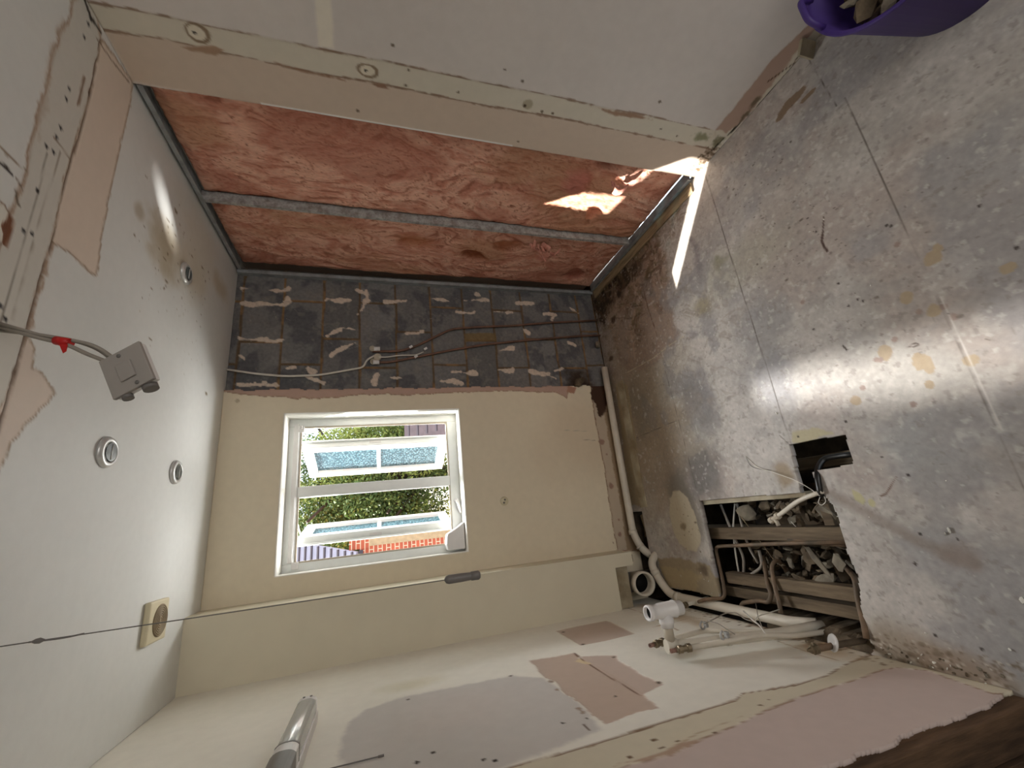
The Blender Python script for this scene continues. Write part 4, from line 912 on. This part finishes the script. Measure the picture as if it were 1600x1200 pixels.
# ================================================================== waste pipes along the floor edge
def waste(name, P_, r, label, mt=None, joints=(), bend=.05, cat='pipe'):
    o = thing(name, tuple(Vector(P_[0])), label, cat); mt = mt or M['pipe_w']
    MB().tube(P_, r, 20, bend, 7).build('run', mt, o)
    for a, b in joints:
        a, b = Vector(a), Vector(b); MB().cyl(a, b, r * 1.16, 22).build('collar', mt, o)
    return o
wp = [(-.64, -.042, .045), (-1.20, -.046, .052), (-1.76, -.052, .058), (-1.845, -.085, .045), (-1.90, -.10, .0), (-1.93, -.10, -.10)]
waste('waste_pipe', wp, .0225, 'long dusty white waste pipe along the foot of the window wall', joints=[((-1.745, -.051, .058), (-1.772, -.053, .058)), ((-1.84, -.083, .046), (-1.85, -.087, .042))])
wp = [(-1.885, -.16, -.16), (-1.885, -.155, -.02), (-1.935, -.165, .045), (-2.02, -.20, .035), (-2.092, -.26, .022), (-2.105, -.33, .012), (-2.108, -.70, .002), (-2.11, -1.02, -.004), (-2.11, -1.09, -.05)]
waste('waste_pipe', wp, .0225, 'dusty white waste pipe looping round the soil socket and along the left wall', joints=[((-1.975, -.182, .041), (-2.0, -.193, .038)), ((-2.104, -.31, .015), (-2.106, -.335, .012))], bend=.06)
sp = thing('soil_pipe', (-2.035, -.09, 0), 'large grey soil pipe with an open dark socket under the boxing', 'pipe')
MB().cyl((-2.035, -.075, -.2), (-2.035, -.075, 1.0), .055, 32).build('stack', M['handle'], sp)
dr = Vector((0.0, -1, .10)).normalized(); o0 = Vector((-2.033, -.09, .125))
MB().lathe([(.056, .0), (.056, .07), (.066, .075), (.066, .118), (.056, .12), (.054, .085), (.052, .0)], o0, dr, 40).build('socket', M['pipe_w'], sp)
MB().lathe([(.053, .0), (.0, .001)], o0 + dr * .052, dr, 32).build('socket_shade_disc', M['dark'], sp)  # near-black disc painting the shade inside the socket

# ================================================================== basin pipework on the left wall
bp_ = thing('basin_waste', (-2.10, -1.0, .0), 'white basin waste pipe with tee fitting standing out from the left wall', 'pipe')
MB().tube([(-2.112, -1.10, -.06), (-2.112, -1.085, .12), (-2.106, -1.0, .50), (-2.102, -.985, .555)], .0185, 20, .05).build('upright_pipe', M['pipe_w'], bp_)
MB().cyl((-2.108, -1.038, .33), (-2.1075, -1.034, .345), .0215, 22).build('joint_ring', M['pipe_w'], bp_)
MB().cyl((-2.103, -.99, .53), (-2.102, -.983, .572), .0235, 22).build('elbow', M['pipe_w'], bp_)
MB().cyl((-2.110, -.984, .552), (-2.02, -.990, .556), .0185, 20).build('arm', M['grey_pl'], bp_)
MB().lathe([(.0235, 0), (.0235, .012), (.027, .014), (.027, .03), (.023, .032), (.023, .045)], (-2.040, -.989, .555), (1, -.03, .01), 24).build('arm_nut', M['white_pl'], bp_)
MB().lathe([(.019, 0), (.026, .004), (.027, .03), (.031, .034), (.031, .038), (.029, .040), (.0285, .10), (.025, .11), (.024, .135), (.0275, .137), (.0275, .155), (.021, .156), (.020, .14), (.0, .139)], (-1.985, -.985, .475), (0.02, -.02, 1), 32).build('tee_body', M['white_pl'], bp_)
MB().lathe([(.0205, .0), (.0, .001)], (-1.982, -.988, .618), (0.02, -.02, 1), 24).build('mouth_shade_disc', M['dark'], bp_)  # flat dark disc in place of the shade down the tee

def supply(path, tipdir, label, bodymat='pipe_w', r=.0095, bend=.03, valve=True):
    P_ = [Vector(p) for p in path]; o = thing('supply_pipe', tuple(P_[0]), label, 'pipe', 'basin supply pipes on the left wall')
    MB().tube(P_, r, 14, bend).build('pipe', M[bodymat], o)
    d = (P_[-1] - P_[-2]).normalized(); e = P_[-1]
    if valve:
        MB().lathe([(.012, 0), (.015, .002), (.015, .016), (.011, .018), (.011, .034), (.014, .036), (.014, .050), (.009, .052), (.009, .060)], e - d * .004, d, 8, False).build('valve_body', M['brass'], o)
        MB().lathe([(.0075, .0), (.0075, .022), (.0055, .022), (.0055, .01), (0, .01)], e + d * .055, d, 14).build('pipe_end', M['cu_end'], o)
        sd = d.cross(Vector((1, 0, 0))).normalized(); MB().cyl(e + d * .025, e + d * .025 + sd * .014, .006, 10).build('screw_slot', M['brass'], o)
    return o
A = lambda px, py, X: Vector(at(px, py, 0, X))
supply([(-2.125, -1.14, -.06), (-2.12, -1.115, .10), A(1190, 992, -2.105), A(1078, 1012, -2.105)], 0, 'white-painted supply pipe and brass valve nearest the viewer on the left wall')
supply([(-2.13, -1.06, -.06), (-2.125, -1.02, .12), A(1100, 985, -2.13), A(1036, 1003, -2.115)], 0, 'supply pipe and brass valve behind the white basin waste')
supply([(-2.095, -.535, .048), A(1108, 934, -2.105), A(1072, 945, -2.105)], 0, 'low white supply pipe end with valve beneath the tee fitting')
for i, (x, y, X) in enumerate([(1098, 977, -2.10), (1130, 993, -2.085)]):
    p = A(x, y, X); o = MB(); o.tube([p + Vector((.014 * math.cos(a), .0, .014 * math.sin(a))) + Vector((0, -.014 * math.sin(a) * .2, 0)) for a in np.linspace(0, 5.2, 12)], .004, 8, .003).obox(p + Vector((0, .0, -.016)), (.010, 0, 0), (0, .008, 0), (0, 0, .006))
    o = o.build('pipe_clip', M['steel_d']); tag(o, ('dark metal pipe clip standing free above the waste pipe', 'dark metal pipe clip gripping the front supply pipe')[i], 'clip')
# loose wires about the pipes
def wire(q, X, r, mt, label, ax=0):
    o = MB().tube([Vector(at(x, y, ax, X)) for x, y in q], r, 8, .03).build('loose_wire', mt); return tag(o, label, 'wire')
wire([(1100, 975), (1118, 966), (1133, 958), (1150, 957), (1165, 968), (1180, 972)], -2.09, .0022, M['cable'], 'bare grey wire arching over the left wall pipes')
wire([(1105, 970), (1122, 974), (1135, 983), (1148, 991)], -2.08, .002, M['cable'], 'short grey wire lying across the white waste pipe')
wire([(1162, 955), (1175, 968), (1188, 978), (1196, 990)], -2.075, .003, M['cable_w'], 'pale twisted wire ends near the foot of the waste pipe')
wire([(1180, 936), (1184, 962), (1190, 978)], -2.07, .0015, M['cable'], 'thin upright wire in front of the floor opening')
wire([(1218, 952), (1200, 958), (1185, 962), (1180, 970)], -2.06, .002, M['cable_w'], 'thin pale wire running to the floor opening')

# far-right valve with white collar
fv = thing('stopcock', tuple(A(1300, 1010, -2.09)), 'low brass stop valve with white plastic collar near the end of the floor opening', 'valve')
p0, p1, p2 = A(1354, 1000, -2.12), A(1318, 1006, -2.11), A(1275, 1014, -2.10)
MB().tube([p0 + Vector((0, 0, -.03)), p0, p1, p2], .010, 14, .02).build('pipe', M['copper_g'], fv)
d = (p2 - p1).normalized(); MB().lathe([(.012, 0), (.016, .003), (.016, .016), (.012, .018), (.012, .026), (.008, .028), (.004, .042)], p2 - d * .004, d, 8, False).cyl(p2 + d * .01, p2 + d * .01 + Vector((.026, 0, .006)), .006, 10).build('valve_body', M['brass'], fv)
MB().obox(p2 + d * .01 + Vector((.026, 0, .008)), (.003, 0, 0), (0, .006, 0), (0, 0, .014)).build('lever', M['brass'], fv, bevel=.001)
pr = A(1308, 1008, -2.10); MB().lathe([(.012, 0), (.026, .002), (.028, .006), (.026, .010), (.012, .008)], pr + Vector((.004, .006, 0)), (d + Vector((.2, .5, -.1))).normalized(), 26).build('collar', M['white_pl'], fv)

# ================================================================== floor void: joists, pipes, cables
def joist(X, Y0, Y1, z0, z1, w_, label, mt='timber', lean=0):
    mb = MB().prism([(X - w_ / 2, Y0, z0), (X + w_ / 2, Y0, z0), (X + w_ / 2 + lean, Y0, z1), (X - w_ / 2 + lean, Y0, z1)], (0, Y1 - Y0, 0))
    o = mb.build('floor_joist', M[mt], bevel=.003); return tag(o, label, 'joist', 'floor joists in the opening')
joist(-1.775, -1.62, .0, -.24, -.055, .055, 'brown floor joist under the long copper pipe in the opening')
joist(-2.045, -1.62, .0, -.24, -.055, .045, 'floor joist with a pale sawn edge, closest to the left wall')
joist(-1.62, -1.232, -.62, -.07, -.0205, .022, 'narrow chipped batten under the inner edge of the floor opening', 'timber_p')
joist(-1.50, -1.55, -1.1, -.26, -.14, .05, 'dim joist below the small rectangular cut-out')
o = MB().prism([(-2.005, -.66, -.045), (-1.955, -.66, -.045), (-1.955, -1.31, -.045), (-2.005, -1.31, -.045)], (0, 0, -.05)).build('noggin', M['timber'], bevel=.003); tag(o, 'notched timber noggin crossing the opening with dust on top', 'timber')
o = MB().obox((-1.70, -1.275, -.14), (.04, 0, 0), (0, .02, 0), (0, 0, .10)).build('noggin', M['timber'], bevel=.003); tag(o, 'short timber noggin under the bridge between both openings', 'timber')
o = MB().obox((-1.76, -.06, -.10), (.10, .03, 0), (-.006, .02, 0), (0, 0, .06)).build('noggin', M['timber_p'], bevel=.003); tag(o, 'slanted timber piece inside the narrow slot by the boxing', 'timber')

def vpipe(name, P_, r, mt, label, bend=.03, cat='pipe'):
    o = MB().tube(P_, r, 12, bend, 6).build(name, M[mt]); return tag(o, label, cat)
Z = lambda px, py, z: Vector(at(px, py, 2, z))
vpipe('copper_pipe', [Z(1327, 847, -.035), Z(1220, 849, -.035), Z(1117, 854, -.035), Z(1123, 880, -.035), Z(1131, 915, -.025), Z(1133, 935, -.01), (-2.075, -.585, .040), (-2.095, -.53, .045)], .0085, 'copper_g', 'long painted copper pipe across the opening turning down to the left wall')
vpipe('copper_pipe', [Z(1327, 852, -.06), Z(1290, 850, -.06), Z(1232, 843, -.06)], .0075, 'copper_g', 'second copper pipe tucked beside the long one in the opening')
vpipe('copper_pipe', [Z(1192, 870, -.10), Z(1196, 890, -.06), Z(1200, 915, -.035), Z(1206, 930, -.02), Z(1200, 942, -.02), Z(1188, 938, -.02), Z(1160, 942, -.02), Z(1157, 952, -.01), Z(1180, 972, .01)], .0095, 'copper_g', 'thick copper pipe bending over the sawn joist', .025)
vpipe('copper_pipe', [Z(1232, 905, -.20), Z(1226, 885, -.13), Z(1212, 874, -.08), Z(1205, 885, -.05), Z(1210, 915, -.03), Z(1217, 940, -.015), Z(1220, 958, -.01)], .0085, 'copper_g', 'hooked copper pipe rising over the joist, left of the debris pile', .03)
vpipe('copper_pipe', [Z(1320, 885, -.16), Z(1333, 900, -.04), Z(1336, 906, -.025), Z(1341, 940, -.015), Z(1350, 975, .0), Z(1354, 998, .01)], .0095, 'copper_g', 'copper pipe at the ragged end of the opening running to the stop valve', .03)
vpipe('black_pipe', [Z(1345, 708, -.06), Z(1312, 712, -.06), Z(1287, 716, -.05), Z(1278, 730, -.02), Z(1277, 745, .006), Z(1281, 768, .012), Z(1284, 775, .0)], .0105, 'black', 'glossy black pipe curving out of the small rectangular cut-out', .03)
vpipe('plastic_pipe', [Z(1285, 768, .01), Z(1262, 776, .012), Z(1245, 784, .01), Z(1216, 806, .0), Z(1206, 812, -.004)], .0085, 'pipe_w', 'pale pipe with worn paint lying across the corner of the opening', .02)
ft = thing('pipe_fitting', tuple(Z(1204, 815, -.01)), 'small pale compression fitting at the end of the pale pipe over the rubble', 'pipe fitting')
a = Z(1217, 805, .0); b = Z(1200, 817, -.008); d = (b - a).normalized()
MB().lathe([(.010, 0), (.0145, .002), (.0145, .016), (.010, .018), (.010, .04), (.0145, .042), (.0145, .058), (.009, .06)], a, d, 8, False).build('body', M['grey_pl'], ft)
MB().cyl(a + d * .03, a + d * .03 + Vector((-.03, -.01, 0)), .008, 12).build('branch', M['grey_pl'], ft)
for i, (q, r, mt, lb) in enumerate([([(1119, 790), (1140, 822), (1152, 850), (1162, 870), (1162, 915)], .0062, 'cable', 'thick grey cable slanting across the dark left of the opening'),
        ([(1141, 788), (1145, 830), (1150, 870), (1156, 905)], .0042, 'cable_w', 'thin pale cable dropping between the two grey ones'),
        ([(1144, 788), (1160, 825), (1172, 860), (1185, 880)], .0058, 'cable', 'grey cable right of the thin pale one in the opening'),
        ([(1152, 800), (1175, 830), (1200, 862), (1212, 880)], .002, 'pale_t', 'very thin yellowish cable across the opening'),
        ([(1168, 840), (1175, 830), (1190, 828), (1210, 828), (1235, 840)], .0028, 'cable_w', 'short white wire curling above the joist'),
        ([(1186, 860), (1192, 885), (1178, 895), (1162, 905)], .0065, 'cable', 'grey cable loop beside the sawn joist'),
        ([(1238, 826), (1250, 830), (1236, 815)], .0014, 'cable_w', 'white offcut of wire on the joist')]):
    P_ = [Z(x, y, -.09 if i < 4 else -.075) for x, y in q]
    if i in (0, 1, 2): P_[0].z = -.12
    vpipe('cable', P_, r, mt, lb, .05, 'cable')
vpipe('thin_wire', [Z(1165, 713, .002), Z(1185, 732, .004), Z(1200, 735, .012), Z(1222, 743, .014), Z(1245, 751, .014), Z(1268, 765, .016), Z(1281, 775, .016)], .0014, 'cable_w', 'fine pale wire looping across the floor to the cut-out', .04, 'wire')
vpipe('thin_wire', [Z(1165, 713, .002), Z(1172, 729, .003), Z(1190, 734, .003), Z(1205, 735, .003)], .0010, 'handle', 'fine dark wire end on the floor beyond the cut-out', .03, 'wire')
vpipe('thin_wire', [Z(1281, 777, .012), Z(1278, 786, .004), Z(1284, 790, .0), Z(1291, 784, .002), Z(1288, 776, .010)], .0014, 'cable_w', 'small wire loop tied under the black pipe', .012, 'wire')

o = MB().add(LEDGE[0], LEDGE[1]).build('trim_5', M['rubble'], kind='structure')
# rubble in the void
def chunk(name, c, s, seed, mt, flat=.6, rot=None, sub=1):
    r = random.Random(seed); vs = []; 
    g = MB(); import bmesh
    bm = bmesh.new(); bmesh.ops.create_icosphere(bm, subdivisions=sub, radius=1.0)
    ang = rot if rot is not None else (r.uniform(0, 3), r.uniform(-.5, .5), r.uniform(0, 6))
    R3 = Matrix.Rotation(ang[2], 3, 'Z') @ Matrix.Rotation(ang[1], 3, 'Y') @ Matrix.Rotation(ang[0] if rot is None else ang[0], 3, 'X')
    for v in bm.verts:
        k = r.uniform(.72, 1.12); p = Vector((v.co.x * s[0], v.co.y * s[1], v.co.z * s[2])) * k
        p.x = max(-s[0] * .8, min(s[0] * .8, p.x)); p.z = max(-s[2] * .7, min(s[2] * .7, p.z)); v.co = R3 @ p + Vector(c)
    me = bpy.data.meshes.new(name); bm.to_mesh(me); bm.free(); me.materials.append(M[mt])
    return link(me, name)
KN = [('flat grey plaster shard', 'leaning'), ('brown mortar lump', 'wedged'), ('broken brick fragment', 'half buried'), ('dusty plaster lump', 'resting')]
WH = ['against the joist under the copper pipe', 'beside the grey cables', 'near the ragged end of the floor opening', 'below the pale pipe fitting', 'near the sawn joist', 'in the middle of the floor opening']
RB = [((1165, 800), (.055, .05, .008), -.10, 'rubble_l', 'broad grey slab shard standing in the rubble beside the pale fitting'), ((1290, 801), (.050, .040, .012), -.05, 'rubble_l', 'round-edged grey plaster slab under the bridge of floor board'), ((1250, 815), (.04, .03, .02), -.09, 'rubble', 'brown mortar lump between the fitting and the round slab'),
      ((1280, 880), (.09, .018, .008), -.06, 'rubble_l', 'long narrow plaster shard slanting over the debris pile'), ((1310, 880), (.045, .03, .006), -.05, 'rubble_l', 'curved pale shard close to the ragged end of the opening'), ((1265, 872), (.04, .035, .01), -.08, 'rubble', 'square-edged grey shard in the middle of the debris pile'),
      ((1215, 870), (.03, .02, .02), -.11, 'rubble', 'dark lump inside the hooked copper pipe'), ((1235, 880), (.03, .04, .010), -.09, 'rubble_l', 'thin shard beside the hooked copper pipe'), ((1250, 905), (.05, .02, .008), -.08, 'rubble', 'shard stacked against the dusty noggin'), ((1290, 905), (.05, .03, .01), -.09, 'rubble_l', 'folded pale shard lying next to the dusty noggin'),
      ((1195, 790), (.04, .03, .02), -.13, 'rubble', 'brown lump in shade under the chipped batten'), ((1230, 795), (.04, .03, .02), -.13, 'rubble', 'brown lump in shade under the pale pipe')]
for i, (q, s, z, mt, lb) in enumerate(RB):
    o = chunk('rubble_chunk', Z(*q, z), s, 40 + i, mt, rot=(random.uniform(-.5, .5), random.uniform(-.4, .4), random.uniform(0, 3))); tag(o, lb, 'rubble', 'larger rubble chunks in the floor opening')
MARK = [(-1.79, -.66, 'the bend of the long copper pipe'), (-1.66, -.88, 'the pale pipe fitting'), (-1.69, -1.05, 'the chipped batten'), (-1.68, -1.28, 'the bridge between both openings'), (-1.90, -.85, 'the slanting grey cables'), (-1.90, -1.0, 'the hooked copper pipe'), (-1.88, -1.13, 'the long narrow shard'), (-1.88, -1.28, 'the ragged end of the opening'), (-1.63, -1.38, 'the small rectangular cut-out'), (-1.5, -1.25, 'the glossy black pipe'), (-1.6, -.55, 'the pale oval patch'), (-2.02, -.4, 'the looping waste pipe'), (-.05, -1.5, 'the foot of the right wall'), (-.3, -.8, 'the bright stripe of sun'), (-.6, -1.2, 'the long board joint nearest the window'), (-1.0, -1.86, 'the second long board joint'), (-.9, -1.5, 'the tan glue spots'), (-1.4, -1.65, 'the soft patch of light'), (-1.75, -1.6, 'the dark smear'), (-2.08, -1.4, 'the stop valve'), (-2.1, -1.62, 'the bare door lining'), (-1.2, -.95, 'the fine pale wire'), (-.4, -2.1, 'the purple tub')]
def where(p):
    k = min(MARK, key=lambda q: (q[0] - p[0]) ** 2 + (q[1] - p[1]) ** 2); dx, dy = p[0] - k[0], p[1] - k[1]
    if abs(dx) + abs(dy) < .04: return 'right by ' + k[2]
    if abs(dx) > abs(dy): return ('toward the right wall from ' if dx > 0 else 'toward the left wall from ') + k[2]
    return ('toward the window from ' if dy > 0 else 'on the near side of ') + k[2]
g_ = MB(); n_ = 40; vs = []; fs = []
for i in range(n_ + 1):
    for j in range(n_ + 1):
        X = -2.03 + .45 * i / n_; Y = -1.56 + 1.1 * j / n_; h = float(fbm(np.array([X * 9.]), np.array([Y * 9.]), 4, 4)[0])
        vs.append((X, Y, -.27 + .16 * h * min(1, max(0, (-Y - .55) * 3))))
for i in range(n_):
    for j in range(n_): a_ = i * (n_ + 1) + j; fs.append((a_, a_ + n_ + 1, a_ + n_ + 2, a_ + 1))
g_.add(vs, fs, True); o = g_.build('debris_bed', M['dirt']); tag(o, 'dark loose dirt and mortar dust at the bottom of the floor opening', 'debris', kind='stuff')
r = random.Random(5)
SH = ['lump', 'sliver', 'fragment', 'flake']
for i in range(150):
    X = r.uniform(-1.97, -1.62); Y = r.uniform(-1.34, -.78)
    if abs(X + 1.775) < .05: X += .08 if X > -1.775 else -.08
    sx, sy, sz = r.uniform(.012, .042), r.uniform(.012, .036), r.uniform(.005, .016)
    mt = r.choice(['rubble', 'rubble', 'rubble_l']); o = chunk('rubble_piece', (X, Y, r.uniform(-.20, -.10)), (sx, sy, sz), 100 + i, mt)
    tag(o, ('small ' if sx < .02 else '' if sx < .032 else 'big ') + ('flat ' if sz < .009 else 'thick ' if sz > .013 else '') + ('brown ' if mt == 'rubble' else 'grey ') + 'rubble piece ' + where((X, Y)), 'rubble', 'small rubble pieces in the floor opening')

# chips and crumbs on the floor
CH = [(1483, 829, .022), (1477, 834, .014), (1597, 938, .02), (1578, 1015, .012), (1446, 989, .010), (1287, 343, .008), (1265, 362, .010), (1292, 425, .008), (1360, 446, .009), (1320, 48, .006), (1250, 124, .008), (1213, 646, .014), (1374, 780, .009), (1180, 771, .012), (1358, 808, .006), (1377, 733, .008), (1478, 751, .005), (1440, 1023, .012), (1423, 1035, .010), (1390, 1022, .012), (1480, 1045, .012), (1485, 1040, .009), (1540, 1068, .010), (1095, 895, .008), (1107, 908, .01), (1112, 927, .008), (1100, 905, .007), (1187, 622, .005), (1158, 603, .004), (1172, 688, .006), (1114, 683, .005), (1190, 605, .004)]
for i, (x, y, s) in enumerate(CH):
    p = Z(x, y, s * .25); o = chunk('plaster_chip', p, (s * .5, s * .3, s * .2), 300 + i, 'chip')
    tag(o, ('larger ' if s > .013 else 'small ' if s > .007 else 'tiny ') + 'white plaster chip ' + where(p), 'plaster chip', 'white plaster chips on the floor')
r = random.Random(9)
for i in range(30):
    Y = r.uniform(-1.66, -1.34); s = r.uniform(.003, .008); p = (WX + r.uniform(.004, .035), Y, s * .25); mt = r.choice(['rubble', 'chip', 'rubble_l', 'rubble_l']); o = chunk('debris_crumb', p, (s, s * .7, s * .45), 500 + i, mt)
    tag(o, ('tiny ' if s < .0055 else 'small ') + {'rubble': 'brown', 'chip': 'white', 'rubble_l': 'grey'}[mt] + ' crumb ' + where(p), 'debris', 'plaster crumbs along the left wall')

# batten by the pipe at the foot of the window wall
wavy_bar('floor_batten', (-.78, -.142, .001), (-1.615, -.142, .001), .075, .006, M['timber_p'], 'flat worn timber strip on the floor beside the long waste pipe', 'timber', 8, .003)
o = chunk('plaster_crust', Vector(at(905, 597, 1, -.01)), (.05, .03, .05), 77, 'rubble', sub=2); tag(o, 'brown lump of old mortar in the broken corner above the waste pipe', 'mortar')
o = chunk('plaster_crust', Vector(at(934, 538, 1, -.01)), (.03, .02, .02), 78, 'rubble_l', sub=2); tag(o, 'pale broken pipe seal where the copper pipes reach the floor', 'mortar')

# ================================================================== rubble tub
TC = Vector((-.228, -2.205, 0))
tb = thing('rubble_tub', tuple(TC), 'purple flexible tub of rubble standing by the right wall', 'tub')
MB().lathe([(.0, .004), (.150, .004), (.158, .02), (.208, .300), (.222, .306), (.222, .298), (.214, .29), (.166, .0), (.0, .0)], TC, (0, 0, 1), 56).build('bucket', M['tub'], tb)
for s_ in (-1, 1):
    c = TC + Vector((0, .2 * s_, .31)); MB().tube([c + Vector((-.06, 0, -.012)), c + Vector((-.045, .004 * s_, .04)), c + Vector((.045, .004 * s_, .04)), c + Vector((.06, 0, -.012))], .009, 12, .03).build('handle', M['tub'], tb)
r = random.Random(3)
for i in range(64):
    a = r.uniform(0, 6.28) if i < 40 else r.uniform(.7, 3.0); q = math.sqrt(r.random()) * .165 if i < 40 else r.uniform(.08, .165)
    o = chunk('rubble_piece', TC + Vector((q * math.cos(a), q * math.sin(a), r.uniform(.20, .275))), (r.uniform(.02, .05), r.uniform(.02, .035), r.uniform(.01, .02)), 700 + i, 'rubble_l' if i % 3 == 0 else 'rubble')
    tag(o, ('pale' if i % 3 == 0 else 'brown') + ' broken plaster piece heaped inside the purple tub, ' + ('by its handle' if abs(math.sin(a)) > .7 and q > .07 else 'by its right wall side' if math.cos(a) > .2 else 'by its open side' if q > .06 else 'in its middle'), 'rubble', 'rubble pieces in the purple tub')
o = MB().prism([(-.004, -1.83, 0), (-.05, -1.805, 0), (-.056, -1.815, 0), (-.006, -1.845, 0)], (0, 0, .07)).build('trim_4', M['timber_p'], kind='structure', bevel=.002)

# ================================================================== outside
GZ = -3.0
MB().box((-40, 3.0, GZ - .1), (40, 60, GZ)).build('ground', M['ground'], kind='structure')
def foliage(c, rad, n, size, mats, seed, name, parent):
    g = np.random.default_rng(seed); k = 26
    cs = g.normal(size=(k, 3)); cs /= np.linalg.norm(cs, axis=1)[:, None]; cs = cs * g.uniform(.35, .9, (k, 1)) * np.array(rad) + np.array(c)
    which = g.integers(0, k, n); off = g.normal(size=(n, 3)); off /= np.linalg.norm(off, axis=1)[:, None]
    P = cs[which] + off * (g.random((n, 1)) ** .4) * np.array(rad) * .34
    a = g.normal(size=(n, 3)); a /= np.linalg.norm(a, axis=1)[:, None]; b = np.cross(a, g.normal(size=(n, 3))); b /= np.linalg.norm(b, axis=1)[:, None]
    s = size * g.uniform(.6, 1.3, (n, 1)); V = np.stack([P - a * s, P - b * s * .45, P + a * s, P + b * s * .45], 1).reshape(-1, 3) - np.array(parent.location)
    me = bpy.data.meshes.new(name); me.vertices.add(4 * n); me.vertices.foreach_set('co', V.ravel())
    me.loops.add(4 * n); me.loops.foreach_set('vertex_index', np.arange(4 * n, dtype=np.int32)); me.polygons.add(n)
    me.polygons.foreach_set('loop_start', np.arange(0, 4 * n, 4, dtype=np.int32)); me.polygons.foreach_set('loop_total', np.full(n, 4, np.int32))
    me.polygons.foreach_set('material_index', ((which % 3 == 0) | (g.random(n) < .15)).astype(np.int32)); me.update(calc_edges=True)
    for mm in mats: me.materials.append(mm)
    return link(me, name, parent)
def tree(x, y, zc, rad, n, label, seed, size=.052):
    t = thing('leafy_tree', (x, y, GZ), label, 'tree', 'green trees outside the window')
    foliage((x, y, zc), rad, n, size, [M['leaf1'], M['leaf2']], seed, 'foliage', t)
    MB().tube([(x, y, GZ), (x + .1, y, (GZ + zc) / 2), (x - .1, y + .1, zc + rad[2] * .4)], .16, 12, .3).build('trunk', M['bark'], t)
    r = random.Random(seed); g = MB()
    for k in range(9):
        a = r.uniform(0, 6.28); z = zc + r.uniform(-.5, .3) * rad[2]; g.tube([(x, y, z - .3), (x + math.cos(a) * rad[0] * .4, y + math.sin(a) * rad[1] * .4, z + .3), (x + math.cos(a) * rad[0] * .85, y + math.sin(a) * rad[1] * .85, z + .8)], .035, 8, .3)
    g.build('branches', M['bark'], t)
tree(-.2, 10.0, 1.9, (1.8, 1.1, 3.3), 46000, 'green leafy tree filling the right half of the window view', 3)
tree(-2.4, 12.6, 2.1, (2.4, 1.2, 3.2), 52000, 'green leafy tree seen between the two open sashes', 8)
tree(2.6, 12.6, 1.0, (2.2, 1.2, 3.4), 30000, 'green tree outside at the far right of the window', 12)
# neighbour's house: brick wall and tiled roof
hs = thing('neighbour_house', (-4.2, 6.5, GZ), 'orange brick house with a grey-lilac tiled roof seen left of the open sash', 'house')
MB().box((-6.5, 6.0, GZ), (-1.835, 9.5, 1.96)).build('brick_wall', M['brick'], hs)
MB().box((-1.835, 5.99, GZ), (-1.60, 9.5, 1.80)).build('quoin_wall', M['cream_brick'], hs, label='paler brick corner')
MB().box((-1.87, 5.98, 1.80), (-1.60, 9.5, 2.14)).build('gable_top', M['brick'], hs)
r0 = Vector((0, 5.88, 1.98)); r1 = Vector((0, 7.9, 3.9)); sl_ = (r1 - r0); nt_ = Vector((0, -sl_.z, sl_.y)).normalized()
MB().prism([(-6.6, r0.y, r0.z), (-1.90, r0.y, r0.z), (-1.46, r1.y, r1.z), (-6.6, r1.y, r1.z)], nt_ * .05).build('roof', M['tile1'], hs)
g = MB()
for k in range(15):
    t_ = (k + .5) / 15; q = r0 + sl_ * t_; xe = -1.91 + .44 * t_; g.obox(Vector(((xe - 6.5) / 2, 0, 0)) + q + nt_ * .058, ((xe + 6.5) / 2, 0, 0), sl_.normalized() * .020, nt_ * .014)
g.build('tile_laps', M['tile_d'], hs)
MB().box((-6.6, 5.82, 1.90), (-1.88, 5.88, 1.97)).build('gutter', M['tile_d'], hs)
# low roof at the right
sh = thing('shed', (1.6, 5.2, GZ), 'low outbuilding roof with plum coloured tiles under the trees at right', 'shed')
MB().box((.45, 4.3, GZ), (2.6, 6.2, -.5)).build('wall', M['brick'], sh)
MB().prism([(-.15, 4.1, -.75), (2.7, 4.1, -.75), (2.7, 6.4, 1.05), (.15, 6.4, 1.05)], (0, -.04, .06)).build('roof', M['tile2'], sh)
g = MB()
for k in range(11): g.obox((1.42, 4.1 + 2.3 * (k + .5) / 11 - .03, -.75 + 1.8 * (k + .5) / 11 + .062), (1.27, 0, 0), (0, .02, .014), (0, -.006, .008))
g.build('tile_laps', M['tile_d'], sh)
